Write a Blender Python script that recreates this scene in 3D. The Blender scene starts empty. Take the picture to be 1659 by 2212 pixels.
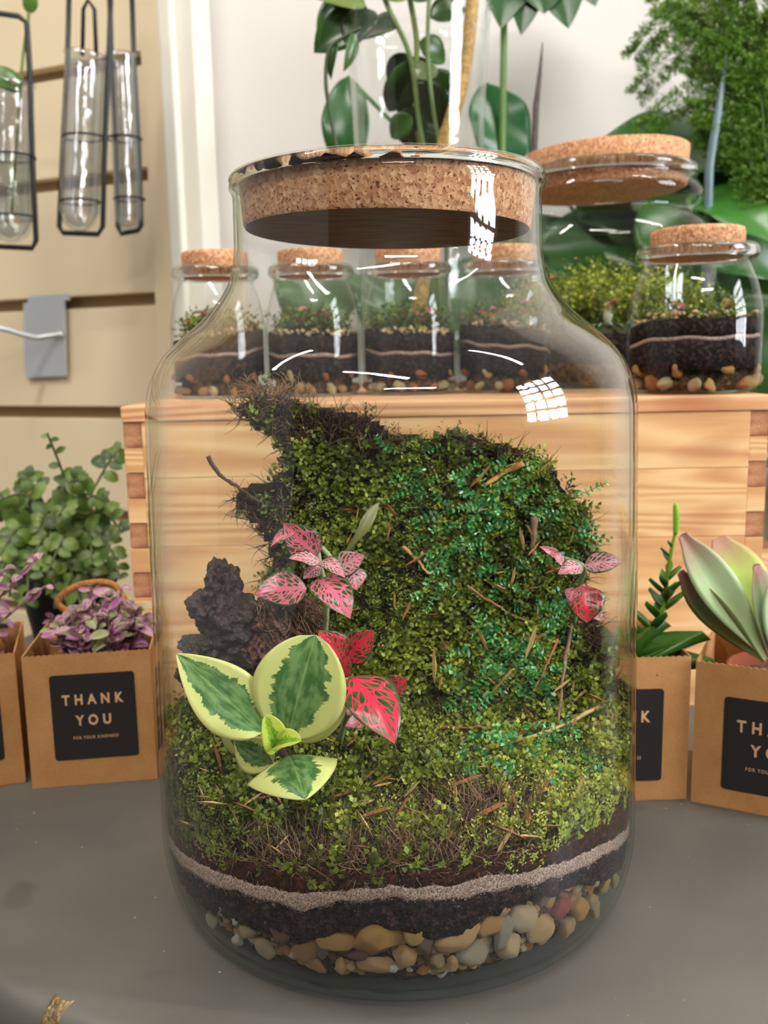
import bpy, math, random
import numpy as np
from mathutils import Vector, Matrix, noise as mnoise
R = math.radians
rnd = random.Random(7)
C = bpy.context.scene.collection
# ------------------------------------------------------------------ camera
F, T, PHI, ZC = 2000.0, R(9.54), R(1.1), 0.229
W_, H_ = 1659.0, 2212.0
fwd = np.array([0, math.cos(T), -math.sin(T)])
up0 = np.array([0, math.sin(T), math.cos(T)])
rt0 = np.array([1.0, 0, 0])
rt = rt0 * math.cos(PHI) - up0 * math.sin(PHI)
up = up0 * math.cos(PHI) + rt0 * math.sin(PHI)
cam_d = bpy.data.cameras.new('camera')
cam = bpy.data.objects.new('camera', cam_d); C.objects.link(cam)
cam.matrix_world = Matrix(((rt[0], up[0], -fwd[0], 0), (rt[1], up[1], -fwd[1], 0), (rt[2], up[2], -fwd[2], ZC), (0, 0, 0, 1)))
cam_d.sensor_fit = 'VERTICAL'; cam_d.sensor_height = 36; cam_d.lens = 36 * F / H_
cam_d.clip_start = 0.01; cam_d.clip_end = 50
cam_d.dof.use_dof = True; cam_d.dof.focus_distance = 0.33; cam_d.dof.aperture_fstop = 16
bpy.context.scene.camera = cam
sc = bpy.context.scene
# ------------------------------------------------------------------ world, lights, exposure
w = bpy.data.worlds.new('world'); sc.world = w; w.use_nodes = True
w.node_tree.nodes['Background'].inputs[0].default_value = (1.0, 0.975, 0.94, 1)
w.node_tree.nodes['Background'].inputs[1].default_value = 0.36
sc.view_settings.view_transform = 'Standard'; sc.view_settings.look = 'None'
sc.view_settings.exposure = 0.15; sc.view_settings.gamma = 1; sc.view_settings.use_curve_mapping = False
sc.cycles.max_bounces = 10; sc.cycles.transparent_max_bounces = 32
sc.cycles.diffuse_bounces = 3; sc.cycles.glossy_bounces = 4; sc.cycles.transmission_bounces = 6
sc.cycles.sample_clamp_indirect = 4; sc.cycles.caustics_reflective = False; sc.cycles.caustics_refractive = False
LAMP_TUBE, WINDOW_PANE = 130.0, 34.0

def ray(px, py):
    d = fwd + (px - W_ / 2) / F * rt + (H_ / 2 - py) / F * up
    return d
def P(px, py, Y):
    "point of the plane y = Y seen at a pixel of the photograph"
    d = ray(px, py); k = Y / d[1]
    return Vector((d[0] * k, Y, ZC + d[2] * k))
def G(px, py, z=0.0):
    d = ray(px, py); k = (z - ZC) / d[2]
    return Vector((d[0] * k, d[1] * k, z))

# ------------------------------------------------------------------ object helpers
WM = {}
def put(o, parent=None, M=None):
    M = M or Matrix.Identity(4)
    WM[o.name] = M
    if parent is not None:
        o.parent = parent; o.matrix_basis = WM[parent.name].inverted() @ M
    else:
        o.matrix_basis = M
    return o
def meta(o, label=None, cat=None, group=None, kind=None):
    if label: o['label'] = label
    if cat: o['category'] = cat
    if group: o['group'] = group
    if kind: o['kind'] = kind
    return o
def empty(name, loc, label, cat, group=None):
    o = bpy.data.objects.new(name, None); C.objects.link(o); o.empty_display_size = .01
    put(o, None, Matrix.Translation(loc)); return meta(o, label, cat, group)
def mdata(name, verts, faces, mats, smooth=True, uvs=None, midx=None, var=None):
    me = bpy.data.meshes.new(name)
    me.from_pydata([tuple(v) for v in verts] if not isinstance(verts, np.ndarray) else verts.tolist(), [], faces if isinstance(faces, list) else faces.tolist())
    if not isinstance(mats, (list, tuple)): mats = [mats]
    for m in mats: me.materials.append(m)
    if smooth: me.polygons.foreach_set('use_smooth', [True] * len(me.polygons))
    if uvs is not None:
        uv = me.uv_layers.new(name='UVMap'); li = np.zeros(len(me.loops), dtype=np.int32); me.loops.foreach_get('vertex_index', li)
        uv.data.foreach_set('uv', np.asarray(uvs, dtype=np.float32)[li].ravel())
    if midx is not None: me.polygons.foreach_set('material_index', midx)
    if var is not None:
        a = me.attributes.new('var', 'FLOAT', 'POINT'); a.data.foreach_set('value', np.asarray(var, dtype=np.float32))
    me.update(); return me
def obj(name, me, parent=None, M=None, color=None):
    o = bpy.data.objects.new(name, me); C.objects.link(o)
    if color: o.color = (*color, 1)
    return put(o, parent, M)
def solid(name, verts, faces, mats, parent=None, smooth=True, color=None, **k):
    "world-space vertices; origin moved to the middle of the base"
    v = np.asarray(verts, dtype=float)
    c = (v.min(0) + v.max(0)) / 2; c[2] = v[:, 2].min()
    return obj(name, mdata(name, v - c, faces, mats, smooth, **k), parent, Matrix.Translation(c), color)
class MB:
    def __init__(s): s.v = []; s.f = []; s.var = []
    def add(s, v, f, var=0.0):
        n = len(s.v); s.v += [tuple(x) for x in v]; s.f += [tuple(i + n for i in q) for q in f]; s.var += [var] * len(v)
        return s
def boxvf(x0, y0, z0, x1, y1, z1):
    v = [(x, y, z) for z in (z0, z1) for y in (y0, y1) for x in (x0, x1)]
    return v, [(0, 2, 3, 1), (4, 5, 7, 6), (0, 1, 5, 4), (2, 6, 7, 3), (0, 4, 6, 2), (1, 3, 7, 5)]
def cbox(x0, y0, z0, x1, y1, z1, c):
    "box with chamfered edges"
    import bmesh
    bm = bmesh.new(); v, f = boxvf(x0, y0, z0, x1, y1, z1)
    vs = [bm.verts.new(p) for p in v]
    for q in f: bm.faces.new([vs[i] for i in q])
    bmesh.ops.bevel(bm, geom=bm.edges[:], offset=c, segments=2, affect='EDGES', profile=.6)
    bm.verts.index_update(); out = [tuple(p.co) for p in bm.verts], [tuple(a.index for a in q.verts) for q in bm.faces]
    bm.free(); return out
def xf(vf, M): return [tuple(M @ Vector(p)) for p in vf[0]], vf[1]
def lathe(prof, seg=64, c=(0, 0, 0), wob=None):
    v = []; f = []; n = len(prof)
    for i in range(seg):
        a = 2 * math.pi * i / seg
        for j, (r, z) in enumerate(prof):
            v.append((c[0] + r * math.cos(a), c[1] + r * math.sin(a), c[2] + z))
    for i in range(seg):
        k = (i + 1) % seg
        for j in range(n - 1): f.append((i * n + j, k * n + j, k * n + j + 1, i * n + j + 1))
    return v, f
def smooth_prof(p, n=4):
    "Catmull-Rom through profile points"
    out = []; p = [p[0]] + list(p) + [p[-1]]
    for i in range(1, len(p) - 2):
        for k in range(n):
            t = k / n; a, b, c_, d = p[i - 1], p[i], p[i + 1], p[i + 2]
            out.append(tuple(.5 * (2 * b[q] + (c_[q] - a[q]) * t + (2 * a[q] - 5 * b[q] + 4 * c_[q] - d[q]) * t * t + (3 * b[q] - a[q] - 3 * c_[q] + d[q]) * t ** 3) for q in range(len(b))))
    out.append(tuple(p[-1])); return out
def tube(pts, rad, seg=8, cap=True, closed=False):
    pts = [Vector(p) for p in pts]; n = len(pts)
    rad = rad if isinstance(rad, (list, tuple)) else [rad] * n
    v = []; f = []; nrm = None
    for i, p in enumerate(pts):
        a = pts[(i - 1) % n] if closed or i else pts[0]; b = pts[(i + 1) % n] if closed or i < n - 1 else pts[-1]
        t = (b - a).normalized()
        if nrm is None: nrm = t.orthogonal().normalized()
        nrm = (nrm - t * nrm.dot(t)); nrm = nrm.normalized() if nrm.length > 1e-9 else t.orthogonal().normalized()
        bn = t.cross(nrm)
        for k in range(seg):
            q = 2 * math.pi * k / seg; v.append(tuple(p + (nrm * math.cos(q) + bn * math.sin(q)) * rad[i]))
    m = n if closed else n - 1
    for i in range(m):
        i2 = (i + 1) % n
        for k in range(seg):
            k2 = (k + 1) % seg; f.append((i * seg + k, i * seg + k2, i2 * seg + k2, i2 * seg + k))
    if cap and not closed: f.append(tuple(range(seg))[::-1]); f.append(tuple(range((n - 1) * seg, n * seg)))
    return v, f
def spl(pts, n=6): return smooth_prof([tuple(p) for p in pts], n)

# ------------------------------------------------------------------ materials
class NT:
    def __init__(s, name):
        s.m = bpy.data.materials.new(name); s.m.use_nodes = True; s.t = s.m.node_tree; s.t.nodes.clear()
        s.out = s.n('ShaderNodeOutputMaterial')
    def n(s, typ, **k):
        o = s.t.nodes.new(typ)
        for a, b in k.items(): setattr(o, a, b)
        return o
    def l(s, a, b): s.t.links.new(a, b)
    def setin(s, node, key, val):
        if hasattr(val, 'links') or isinstance(val, bpy.types.NodeSocket): s.l(val, node.inputs[key])
        else: node.inputs[key].default_value = val
    def coord(s, kind='Object', scale=(1, 1, 1), rot=(0, 0, 0)):
        tc = s.n('ShaderNodeTexCoord'); mp = s.n('ShaderNodeMapping'); s.l(tc.outputs[kind], mp.inputs[0])
        mp.inputs['Scale'].default_value = scale; mp.inputs['Rotation'].default_value = rot; return mp.outputs[0]
    def noise(s, vec, scale, detail=3, rough=.5, dist=0):
        o = s.n('ShaderNodeTexNoise'); s.l(vec, o.inputs['Vector']); o.inputs['Scale'].default_value = scale
        o.inputs['Detail'].default_value = detail; o.inputs['Roughness'].default_value = rough; o.inputs['Distortion'].default_value = dist; return o.outputs['Fac']
    def ramp(s, fac, stops, interp='LINEAR'):
        o = s.n('ShaderNodeValToRGB'); s.l(fac, o.inputs[0]); cr = o.color_ramp; cr.interpolation = interp
        while len(cr.elements) < len(stops): cr.elements.new(.5)
        for e, (p, c) in zip(cr.elements, stops):
            e.position = p; e.color = (*c, 1) if isinstance(c, (tuple, list)) else (c, c, c, 1)
        return o.outputs[0]
    def mix(s, fac, a, b, typ='MIX'):
        o = s.n('ShaderNodeMix', data_type='RGBA', blend_type=typ)
        for key, val in ((0, fac), (6, a), (7, b)):
            if isinstance(val, bpy.types.NodeSocket): s.l(val, o.inputs[key])
            elif key == 0: o.inputs[0].default_value = val
            else: o.inputs[key].default_value = (*val, 1)
        return o.outputs[2]
    def math(s, op, a, b=0.0, c=None):
        o = s.n('ShaderNodeMath', operation=op)
        for i, val in enumerate((a, b) if c is None else (a, b, c)):
            if isinstance(val, bpy.types.NodeSocket): s.l(val, o.inputs[i])
            else: o.inputs[i].default_value = val
        return o.outputs[0]
    def bump(s, h, strength=.3, dist=.001):
        o = s.n('ShaderNodeBump'); s.l(h, o.inputs['Height']); o.inputs['Strength'].default_value = strength; o.inputs['Distance'].default_value = dist; return o.outputs[0]
    def bsdf(s, col, rough=.6, spec=.5, metal=0, nrm=None, sss=0, coat=0, trans=0):
        b = s.n('ShaderNodeBsdfPrincipled')
        s.setin(b, 'Base Color', col if isinstance(col, bpy.types.NodeSocket) else (*col, 1)); s.setin(b, 'Roughness', rough)
        b.inputs['Specular IOR Level'].default_value = spec; b.inputs['Metallic'].default_value = metal
        b.inputs['Coat Weight'].default_value = coat; b.inputs['Coat Roughness'].default_value = .15
        if nrm is not None: s.l(nrm, b.inputs['Normal'])
        return b.outputs[0]
    def leafy(s, col, rough, spec=.5, nrm=None, tr=.3):
        "principled plus light passing through the leaf blade"
        b = s.bsdf(col, rough, spec, nrm=nrm); t = s.n('ShaderNodeBsdfTranslucent')
        s.setin(t, 'Color', col); mx = s.n('ShaderNodeMixShader'); mx.inputs[0].default_value = tr
        s.l(b, mx.inputs[1]); s.l(t.outputs[0], mx.inputs[2]); return mx.outputs[0]
    def done(s, sh): s.l(sh, s.out.inputs[0]); return s.m
def srgb(r, g, b): return tuple(((c / 255) / 12.92 if c / 255 < .04045 else ((c / 255 + .055) / 1.055) ** 2.4) for c in (r, g, b))
def plain(name, col, rough=.6, spec=.5, metal=0, col2=None, ns=20, bump=0, bs=60, bd=.001, sc3=(1, 1, 1)):
    t = NT(name); v = t.coord(scale=sc3); c = col
    if col2: c = t.ramp(t.noise(v, ns, 4), [(.35, col), (.65, col2)])
    nr = t.bump(t.noise(v, bs, 3), bump, bd) if bump else None
    return t.done(t.bsdf(c, rough, spec, metal, nr))

def glass_mat(name, tint=(.66, .74, .69), mid=(.985, .992, .988), wavy=0.0, rough=0.0, base=.030):
    "thin-walled clear glass: lets light straight through, mirrors by angle, tints where the wall is seen edge-on"
    t = NT(name); lw = t.n('ShaderNodeLayerWeight'); lw.inputs[0].default_value = .5
    nr = None
    if wavy:
        nr = t.bump(t.noise(t.coord(), 22, 2), wavy, .003); t.l(nr, lw.inputs['Normal'])
    f5 = t.math('POWER', lw.outputs['Facing'], 5.0); fac = t.math('MULTIPLY_ADD', f5, .80, base)
    g = t.n('ShaderNodeBsdfGlossy'); g.inputs['Roughness'].default_value = rough; g.inputs['Color'].default_value = (1, 1, 1, 1)
    if nr is not None: t.l(nr, g.inputs['Normal'])
    tr = t.n('ShaderNodeBsdfTransparent'); t.l(t.ramp(lw.outputs['Facing'], [(.62, mid), (.88, tuple(.5 * a + .5 * b for a, b in zip(mid, tint))), (.985, tuple(.7 * b for b in tint))]), tr.inputs[0])
    mx = t.n('ShaderNodeMixShader'); t.l(fac, mx.inputs[0]); t.l(tr.outputs[0], mx.inputs[1]); t.l(g.outputs[0], mx.inputs[2])
    return t.done(mx.outputs[0])
M_GLASS = glass_mat('clear_glass', wavy=.25)
M_GLASS_S = glass_mat('small_jar_glass', tint=(.72, .8, .77), wavy=.3)
M_BASEGLASS = glass_mat('thick_glass_base', tint=(.35, .5, .47), mid=(.86, .93, .91), wavy=.5)
def solid_glass(name):
    t = NT(name); b = t.n('ShaderNodeBsdfPrincipled'); b.inputs['Base Color'].default_value = (.93, .97, .95, 1); b.inputs['Roughness'].default_value = .02
    b.inputs['Transmission Weight'].default_value = 1; b.inputs['IOR'].default_value = 1.48; return t.done(b.outputs[0])
M_RIM = solid_glass('moulded_rim_glass')
def ring(cx, cy, z, r_, ra, rz_=None, seg=96):
    v = []; f = []; m = 12; rz_ = rz_ or ra
    for i in range(seg):
        a = 2 * math.pi * i / seg
        for k in range(m):
            q = 2 * math.pi * k / m; rr = r_ + ra * math.cos(q); v.append((cx + rr * math.cos(a), cy + rr * math.sin(a), z + rz_ * math.sin(q)))
    for i in range(seg):
        for k in range(m): f.append((i * m + k, ((i + 1) % seg) * m + k, ((i + 1) % seg) * m + (k + 1) % m, i * m + (k + 1) % m))
    return v, f
def cork_mat():
    t = NT('cork'); v = t.coord(); vo = t.n('ShaderNodeTexVoronoi'); t.l(v, vo.inputs['Vector']); vo.inputs['Scale'].default_value = 600
    vo.inputs['Randomness'].default_value = 1
    sep = t.n('ShaderNodeSeparateColor'); t.l(vo.outputs['Color'], sep.inputs[0])
    c = t.ramp(sep.outputs[0], [(0, srgb(172, 116, 80)), (.3, srgb(198, 142, 102)), (.7, srgb(214, 160, 118)), (1, srgb(228, 182, 140))])
    n = t.noise(v, 900, 3); c = t.mix(t.ramp(n, [(.33, 1.0), (.42, 0.0)]), c, srgb(104, 58, 36))
    nr = t.bump(t.math('ADD', vo.outputs['Distance'], n), .35, .0006)
    return t.done(t.bsdf(c, .85, .25, nrm=nr))
M_CORK = cork_mat()
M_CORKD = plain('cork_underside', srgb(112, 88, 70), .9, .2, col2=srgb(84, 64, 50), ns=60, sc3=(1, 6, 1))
def wood_mat(name, a, b, c2, axis='x', sc=1.0, seed=0.0):
    t = NT(name); sc3 = {'x': (2.2, 14, 30), 'y': (30, 2, 30)}[axis]; v = t.coord(scale=tuple(q * sc for q in sc3)); 
    ad = t.n('ShaderNodeVectorMath', operation='ADD'); t.l(v, ad.inputs[0]); ad.inputs[1].default_value = (seed, seed * 2.3, seed * .7); v = ad.outputs[0]
    big = t.noise(v, .55, 2, .5, .6)
    bands = t.math('SINE', t.math('MULTIPLY', big, 85.0))
    fine = t.noise(v, 6, 4, .6)
    f = t.math('ADD', t.math('MULTIPLY', bands, .26), t.math('MULTIPLY_ADD', fine, .6, .18))
    col = t.ramp(f, [(.1, a), (.5, b), (.85, c2)])
    kn = t.noise(t.coord(scale=(9, 1, 22)), 1.1, 1); col = t.mix(t.ramp(kn, [(.68, 0.0), (.82, .55)]), col, srgb(168, 96, 60))
    return t.done(t.bsdf(col, .55, .35, nrm=t.bump(f, .25, .0005)))
PINE = (srgb(204, 148, 100), srgb(228, 180, 126), srgb(240, 202, 150))
M_PINE = [wood_mat('pine_%d' % i, *PINE, seed=s) for i, s in enumerate((0, 3.1, 7.7))]
M_PINE_TOP = wood_mat('pine_lid', srgb(190, 128, 88), srgb(224, 170, 124), srgb(236, 192, 146), seed=11, sc=.9)
M_ENDGRAIN = plain('pine_endgrain', srgb(196, 142, 104), .7, .2, col2=srgb(160, 104, 72), ns=120, bump=.4, bs=400, sc3=(1, 1, 2))
def kraft():
    t = NT('kraft_paper'); v = t.coord(); c = t.ramp(t.noise(v, 40, 5, .65), [(.3, srgb(178, 126, 76)), (.7, srgb(198, 147, 96))])
    c = t.mix(t.ramp(t.noise(v, 700, 2), [(.4, 0.0), (.8, .25)]), c, srgb(146, 98, 58))
    return t.done(t.bsdf(c, .75, .25, nrm=t.bump(t.noise(v, 900, 2), .15, .0003)))
M_KRAFT = kraft()
M_KRAFT_EDGE = plain('kraft_edge', srgb(206, 162, 116), .8, .2)
M_STICKER = plain('black_sticker', srgb(38, 34, 34), .5, .35, bump=.1, bs=500, bd=.0003)
M_LETTER = plain('kraft_lettering', srgb(214, 172, 128), .7, .2)
M_ROPE = plain('twisted_rope', srgb(176, 118, 66), .9, .2, col2=srgb(136, 84, 44), ns=500, bump=.8, bs=700)
M_WALL = plain('white_wall', srgb(212, 207, 200), .35, .4, bump=.05, bs=6, bd=.01)
M_SLAT = plain('cream_slat', srgb(234, 216, 182), .5, .35, col2=srgb(229, 210, 175), ns=3)
M_GROOVE = plain('groove_back', srgb(150, 128, 92), .7, .3)
M_TRIM = plain('painted_trim', srgb(232, 228, 214), .4, .4)
M_BLACKWIRE = plain('black_wire', srgb(24, 26, 30), .45, .5)
M_STEEL = plain('galvanised_steel', (.66, .68, .70), .38, .5, .7, bump=.1, bs=30)
M_FLOOR = plain('floor_tile', srgb(112, 106, 99), .6, .4, col2=srgb(98, 92, 86), ns=4)
M_DARKWALL = plain('dark_shop_wall', srgb(84, 80, 74), .8, .2)
M_TERRA = plain('terracotta', srgb(160, 84, 58), .8, .25, col2=srgb(140, 72, 50), ns=40)
M_POTBLK = plain('black_plastic', srgb(26, 27, 26), .5, .4)
M_WATER = glass_mat('water', tint=(.8, .85, .82), mid=(.93, .96, .94))
def table_mat():
    t = NT('powder_coated_table'); v = t.coord(); c = t.ramp(t.noise(v, 7, 5, .6), [(.3, srgb(84, 81, 76)), (.7, srgb(103, 99, 92))])
    c = t.mix(t.ramp(t.noise(v, 330, 1), [(.79, 0.0), (.81, .7)]), c, srgb(190, 190, 186))
    c = t.mix(t.ramp(t.noise(v, 26, 2), [(.66, 0.0), (.72, .35)]), c, srgb(62, 60, 57))
    return t.done(t.bsdf(c, t.math('MULTIPLY_ADD', t.noise(v, 30, 3), .25, .36), .42, nrm=t.bump(t.noise(v, 650, 2), .12, .0004)))
M_TABLE = table_mat()
M_CHIP = plain('bare_metal_chip', srgb(150, 126, 84), .4, .5, .6, col2=srgb(92, 76, 50), ns=300, bump=.8, bs=500)
def soil_mat(name, a, b, c2, s=420, bd=.0015, fleck=None):
    t = NT(name); v = t.coord(); n = t.noise(v, s, 4, .65); c = t.ramp(n, [(.40, a), (.52, b), (.66, c2)])
    if fleck: c = t.mix(t.ramp(t.noise(v, 520, 1), [(.70, 0.0), (.74, .8)]), c, fleck)
    return t.done(t.bsdf(c, .85, .12, nrm=t.bump(n, 1.0, bd)))
M_SOIL_UP = soil_mat('peat_soil', srgb(22, 10, 8), srgb(52, 24, 17), srgb(92, 46, 30), fleck=srgb(120, 66, 40))
M_SOIL_LO = soil_mat('charcoal_soil', srgb(10, 8, 9), srgb(32, 23, 23), srgb(72, 52, 47), fleck=srgb(110, 84, 72))
M_SAND = soil_mat('grey_sand', srgb(112, 90, 80), srgb(172, 148, 134), srgb(214, 194, 180), s=1500, bd=.0008)
M_GRAVELBED = soil_mat('gravel_bed', srgb(26, 20, 15), srgb(66, 48, 32), srgb(120, 92, 62), s=300)
M_CORE = soil_mat('bark_core', srgb(14, 10, 7), srgb(34, 25, 16), srgb(60, 44, 28), s=260)
def objcol_mat(name, rough=.5, spec=.5, var=.35, ns=120, tr=None, bump=.5, bs=400, bd=.0006, dark=.6):
    t = NT(name); oi = t.n('ShaderNodeObjectInfo'); v = t.coord(); n = t.noise(v, ns, 4, .6)
    c = t.mix(t.ramp(n, [(.35, var), (.65, 0.0)]), oi.outputs['Color'], t.mix(1.0, oi.outputs['Color'], (dark, dark * .92, dark * .8), 'MULTIPLY'))
    nr = t.bump(t.noise(v, bs, 3), bump, bd)
    return t.done(t.leafy(c, rough, spec, nr, tr) if tr else t.bsdf(c, rough, spec, nrm=nr))
M_PEBBLE = objcol_mat('pebble_stone', .42, .5, .95, 210, dark=.45, bump=.8, bs=330, bd=.0009)
M_PALELEAF = objcol_mat('plant_leaf', .4, .45, .5, 60, tr=.22, bump=.1)
M_GLOSSLEAF = objcol_mat('glossy_plant_leaf', .28, .5, .5, 25, tr=.12, bump=.06, bs=60)
M_WOODY = objcol_mat('woody_bits', .5, .5, .85, 260, dark=.35, bump=1.0, bs=380, bd=.0018)
M_STRAW = objcol_mat('straw', .55, .4, .5, 700, dark=.62, bump=.5)
def moss_mat(name, stops, rough=.45, tr=.25, spec=.5):
    t = NT(name); a = t.n('ShaderNodeAttribute'); a.attribute_name = 'var'; c = t.ramp(a.outputs['Fac'], stops)
    return t.done(t.leafy(c, rough, spec, None, tr) if tr else t.bsdf(c, rough, spec))
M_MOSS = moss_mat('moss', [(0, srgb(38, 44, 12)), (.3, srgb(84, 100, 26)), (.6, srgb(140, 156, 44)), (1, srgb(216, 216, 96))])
M_FERN = moss_mat('feathery_fern_green', [(0, srgb(54, 84, 20)), (.4, srgb(98, 138, 42)), (.8, srgb(150, 184, 84)), (1, srgb(186, 208, 120))], tr=.35)
M_SELAG = moss_mat('clubmoss', [(0, srgb(22, 78, 34)), (.45, srgb(44, 124, 58)), (.8, srgb(80, 168, 78)), (1, srgb(140, 204, 116))], rough=.32, spec=.8, tr=.15)
M_FIBRE = moss_mat('root_fibre', [(0, srgb(26, 18, 12)), (.5, srgb(92, 66, 44)), (1, srgb(176, 142, 102))], rough=.6, tr=0)
def uvxy(t):
    uv = t.n('ShaderNodeUVMap'); uv.uv_map = 'UVMap'; s = t.n('ShaderNodeSeparateXYZ'); t.l(uv.outputs[0], s.inputs[0]); return uv.outputs[0], s.outputs[0], s.outputs[1]
def peperomia_mat(name='variegated_leaf', g1=(72, 116, 58), g2=(122, 160, 96), cream=(222, 226, 140), th=.56):
    t = NT(name); uv, u, vv = uvxy(t); oi = t.n('ShaderNodeObjectInfo')
    au = t.math('ABSOLUTE', t.math('MULTIPLY_ADD', u, 2.0, -1.0))
    cb = t.n('ShaderNodeCombineXYZ'); t.l(t.math('MULTIPLY', u, 1.1), cb.inputs[0]); t.l(t.math('MULTIPLY', vv, 5.0), cb.inputs[1]); t.l(t.math('MULTIPLY', oi.outputs['Random'], 30.0), cb.inputs[2])
    jag = t.noise(cb.outputs[0], 2.2, 5, .7)
    e = t.math('ADD', au, t.math('MULTIPLY_ADD', jag, .9, -.45))
    e = t.math('ADD', e, t.math('MULTIPLY', t.math('POWER', t.math('ABSOLUTE', t.math('MULTIPLY_ADD', vv, 2.0, -1.05)), 4.0), .25))
    cb2 = t.n('ShaderNodeCombineXYZ'); t.l(t.math('MULTIPLY', u, 4.0), cb2.inputs[0]); t.l(t.math('MULTIPLY', vv, 2.5), cb2.inputs[1])
    gr = t.ramp(t.noise(cb2.outputs[0], 2.4, 3), [(.4, srgb(*g1)), (.6, srgb(*g2))])
    c = t.mix(t.ramp(e, [(th, 0.0), (th + .025, 1.0)]), gr, srgb(*cream))
    rib = t.ramp(au, [(.0, .5), (.035, 0.0)]); c = t.mix(rib, c, srgb(170, 196, 120))
    edge = t.ramp(au, [(.955, 0.0), (1.0, .6)]); c = t.mix(edge, c, srgb(206, 170, 130))
    return t.done(t.leafy(c, .36, .45, t.bump(t.noise(t.coord(), 90, 2), .15, .002), .18))
M_PEP = peperomia_mat(); M_PEP_Y = peperomia_mat('young_variegated_leaf', (110, 164, 36), (160, 200, 60), (214, 226, 96), .34)
def fittonia_mat(name, veinA, veinB, thr=.16):
    t = NT(name); uv, u, vv = uvxy(t); oi = t.n('ShaderNodeObjectInfo')
    au = t.math('ABSOLUTE', t.math('MULTIPLY_ADD', u, 2.0, -1.0))
    sk = t.math('SUBTRACT', vv, t.math('MULTIPLY', au, .36))        # laterals sweep to the tip
    cb = t.n('ShaderNodeCombineXYZ'); t.l(t.math('MULTIPLY', t.math('MULTIPLY_ADD', u, 2.0, -1.0), 3.4), cb.inputs[0]); t.l(t.math('MULTIPLY', sk, 9.0), cb.inputs[1]); t.l(t.math('MULTIPLY', oi.outputs['Random'], 20.0), cb.inputs[2])
    vo = t.n('ShaderNodeTexVoronoi', feature='DISTANCE_TO_EDGE'); t.l(cb.outputs[0], vo.inputs['Vector']); vo.inputs['Scale'].default_value = 1.0
    fine = t.ramp(vo.outputs['Distance'], [(.085, 1.0), (.13, 0.0)])
    lat = t.math('ABSOLUTE', t.math('MULTIPLY_ADD', t.math('FRACT', t.math('MULTIPLY', sk, 7.0)), 2.0, -1.0))
    latm = t.ramp(t.math('ADD', lat, t.math('MULTIPLY', au, .25)), [(thr, 1.0), (thr + .10, 0.0)])
    mid = t.ramp(au, [(.09, 1.0), (.15, 0.0)])
    m = t.math('MAXIMUM', t.math('MAXIMUM', fine, latm), mid)
    m = t.math('MULTIPLY', m, t.ramp(au, [(.84, 1.0), (.93, 0.0)]))
    vc = t.mix(vv, veinA, veinB)
    c = t.mix(m, t.ramp(t.noise(uv, 6, 2), [(.4, srgb(40, 74, 34)), (.7, srgb(74, 104, 44))]), vc)
    return t.done(t.leafy(c, .26, .6, t.bump(m, .35, .0006), .15))
M_FIT_RED = fittonia_mat('red_veined_leaf', srgb(232, 60, 90), srgb(224, 28, 66))
M_FIT_PINK = fittonia_mat('pink_veined_leaf', srgb(236, 134, 152), srgb(226, 92, 122), .20)
M_FIT_PALE = fittonia_mat('pale_pink_leaf', srgb(238, 178, 184), srgb(226, 130, 148), .45)
def succ_mat():
    t = NT('paddle_leaf'); uv, u, vv = uvxy(t); oi = t.n('ShaderNodeObjectInfo')
    au = t.math('ABSOLUTE', t.math('MULTIPLY_ADD', u, 2.0, -1.0))
    e = t.math('MAXIMUM', t.math('MULTIPLY_ADD', vv, 1.6, -.75), t.math('MULTIPLY', t.math('MULTIPLY_ADD', au, 3.0, -2.25), vv))
    e = t.math('ADD', e, t.math('MULTIPLY_ADD', t.noise(uv, 5, 3), .3, -.15))
    c = t.mix(t.ramp(e, [(.35, 0.0), (.85, .85)]), oi.outputs['Color'], srgb(186, 112, 122))
    return t.done(t.leafy(c, .42, .4, None, .12))
M_SUCC = succ_mat()
def calli_mat():
    t = NT('purple_leaf'); uv, u, vv = uvxy(t); oi = t.n('ShaderNodeObjectInfo')
    cb = t.n('ShaderNodeCombineXYZ'); t.l(t.math('MULTIPLY', u, 3.0), cb.inputs[0]); t.l(vv, cb.inputs[1]); t.l(t.math('MULTIPLY', oi.outputs['Random'], 40.0), cb.inputs[2])
    c = t.mix(t.ramp(t.noise(cb.outputs[0], 1.8, 2), [(.48, 0.0), (.56, .8)]), oi.outputs['Color'], srgb(186, 190, 140))
    return t.done(t.leafy(c, .45, .4, None, .25))
M_CALLI = calli_mat()
def emit(name, col, s):
    t = NT(name); e = t.n('ShaderNodeEmission'); e.inputs[0].default_value = (*col, 1); e.inputs[1].default_value = s; return t.done(e.outputs[0])
M_TUBE = emit('lit_tube', (1, .95, .88), LAMP_TUBE)
M_PANE = emit('daylight_pane', (.9, .95, 1), WINDOW_PANE)

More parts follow.
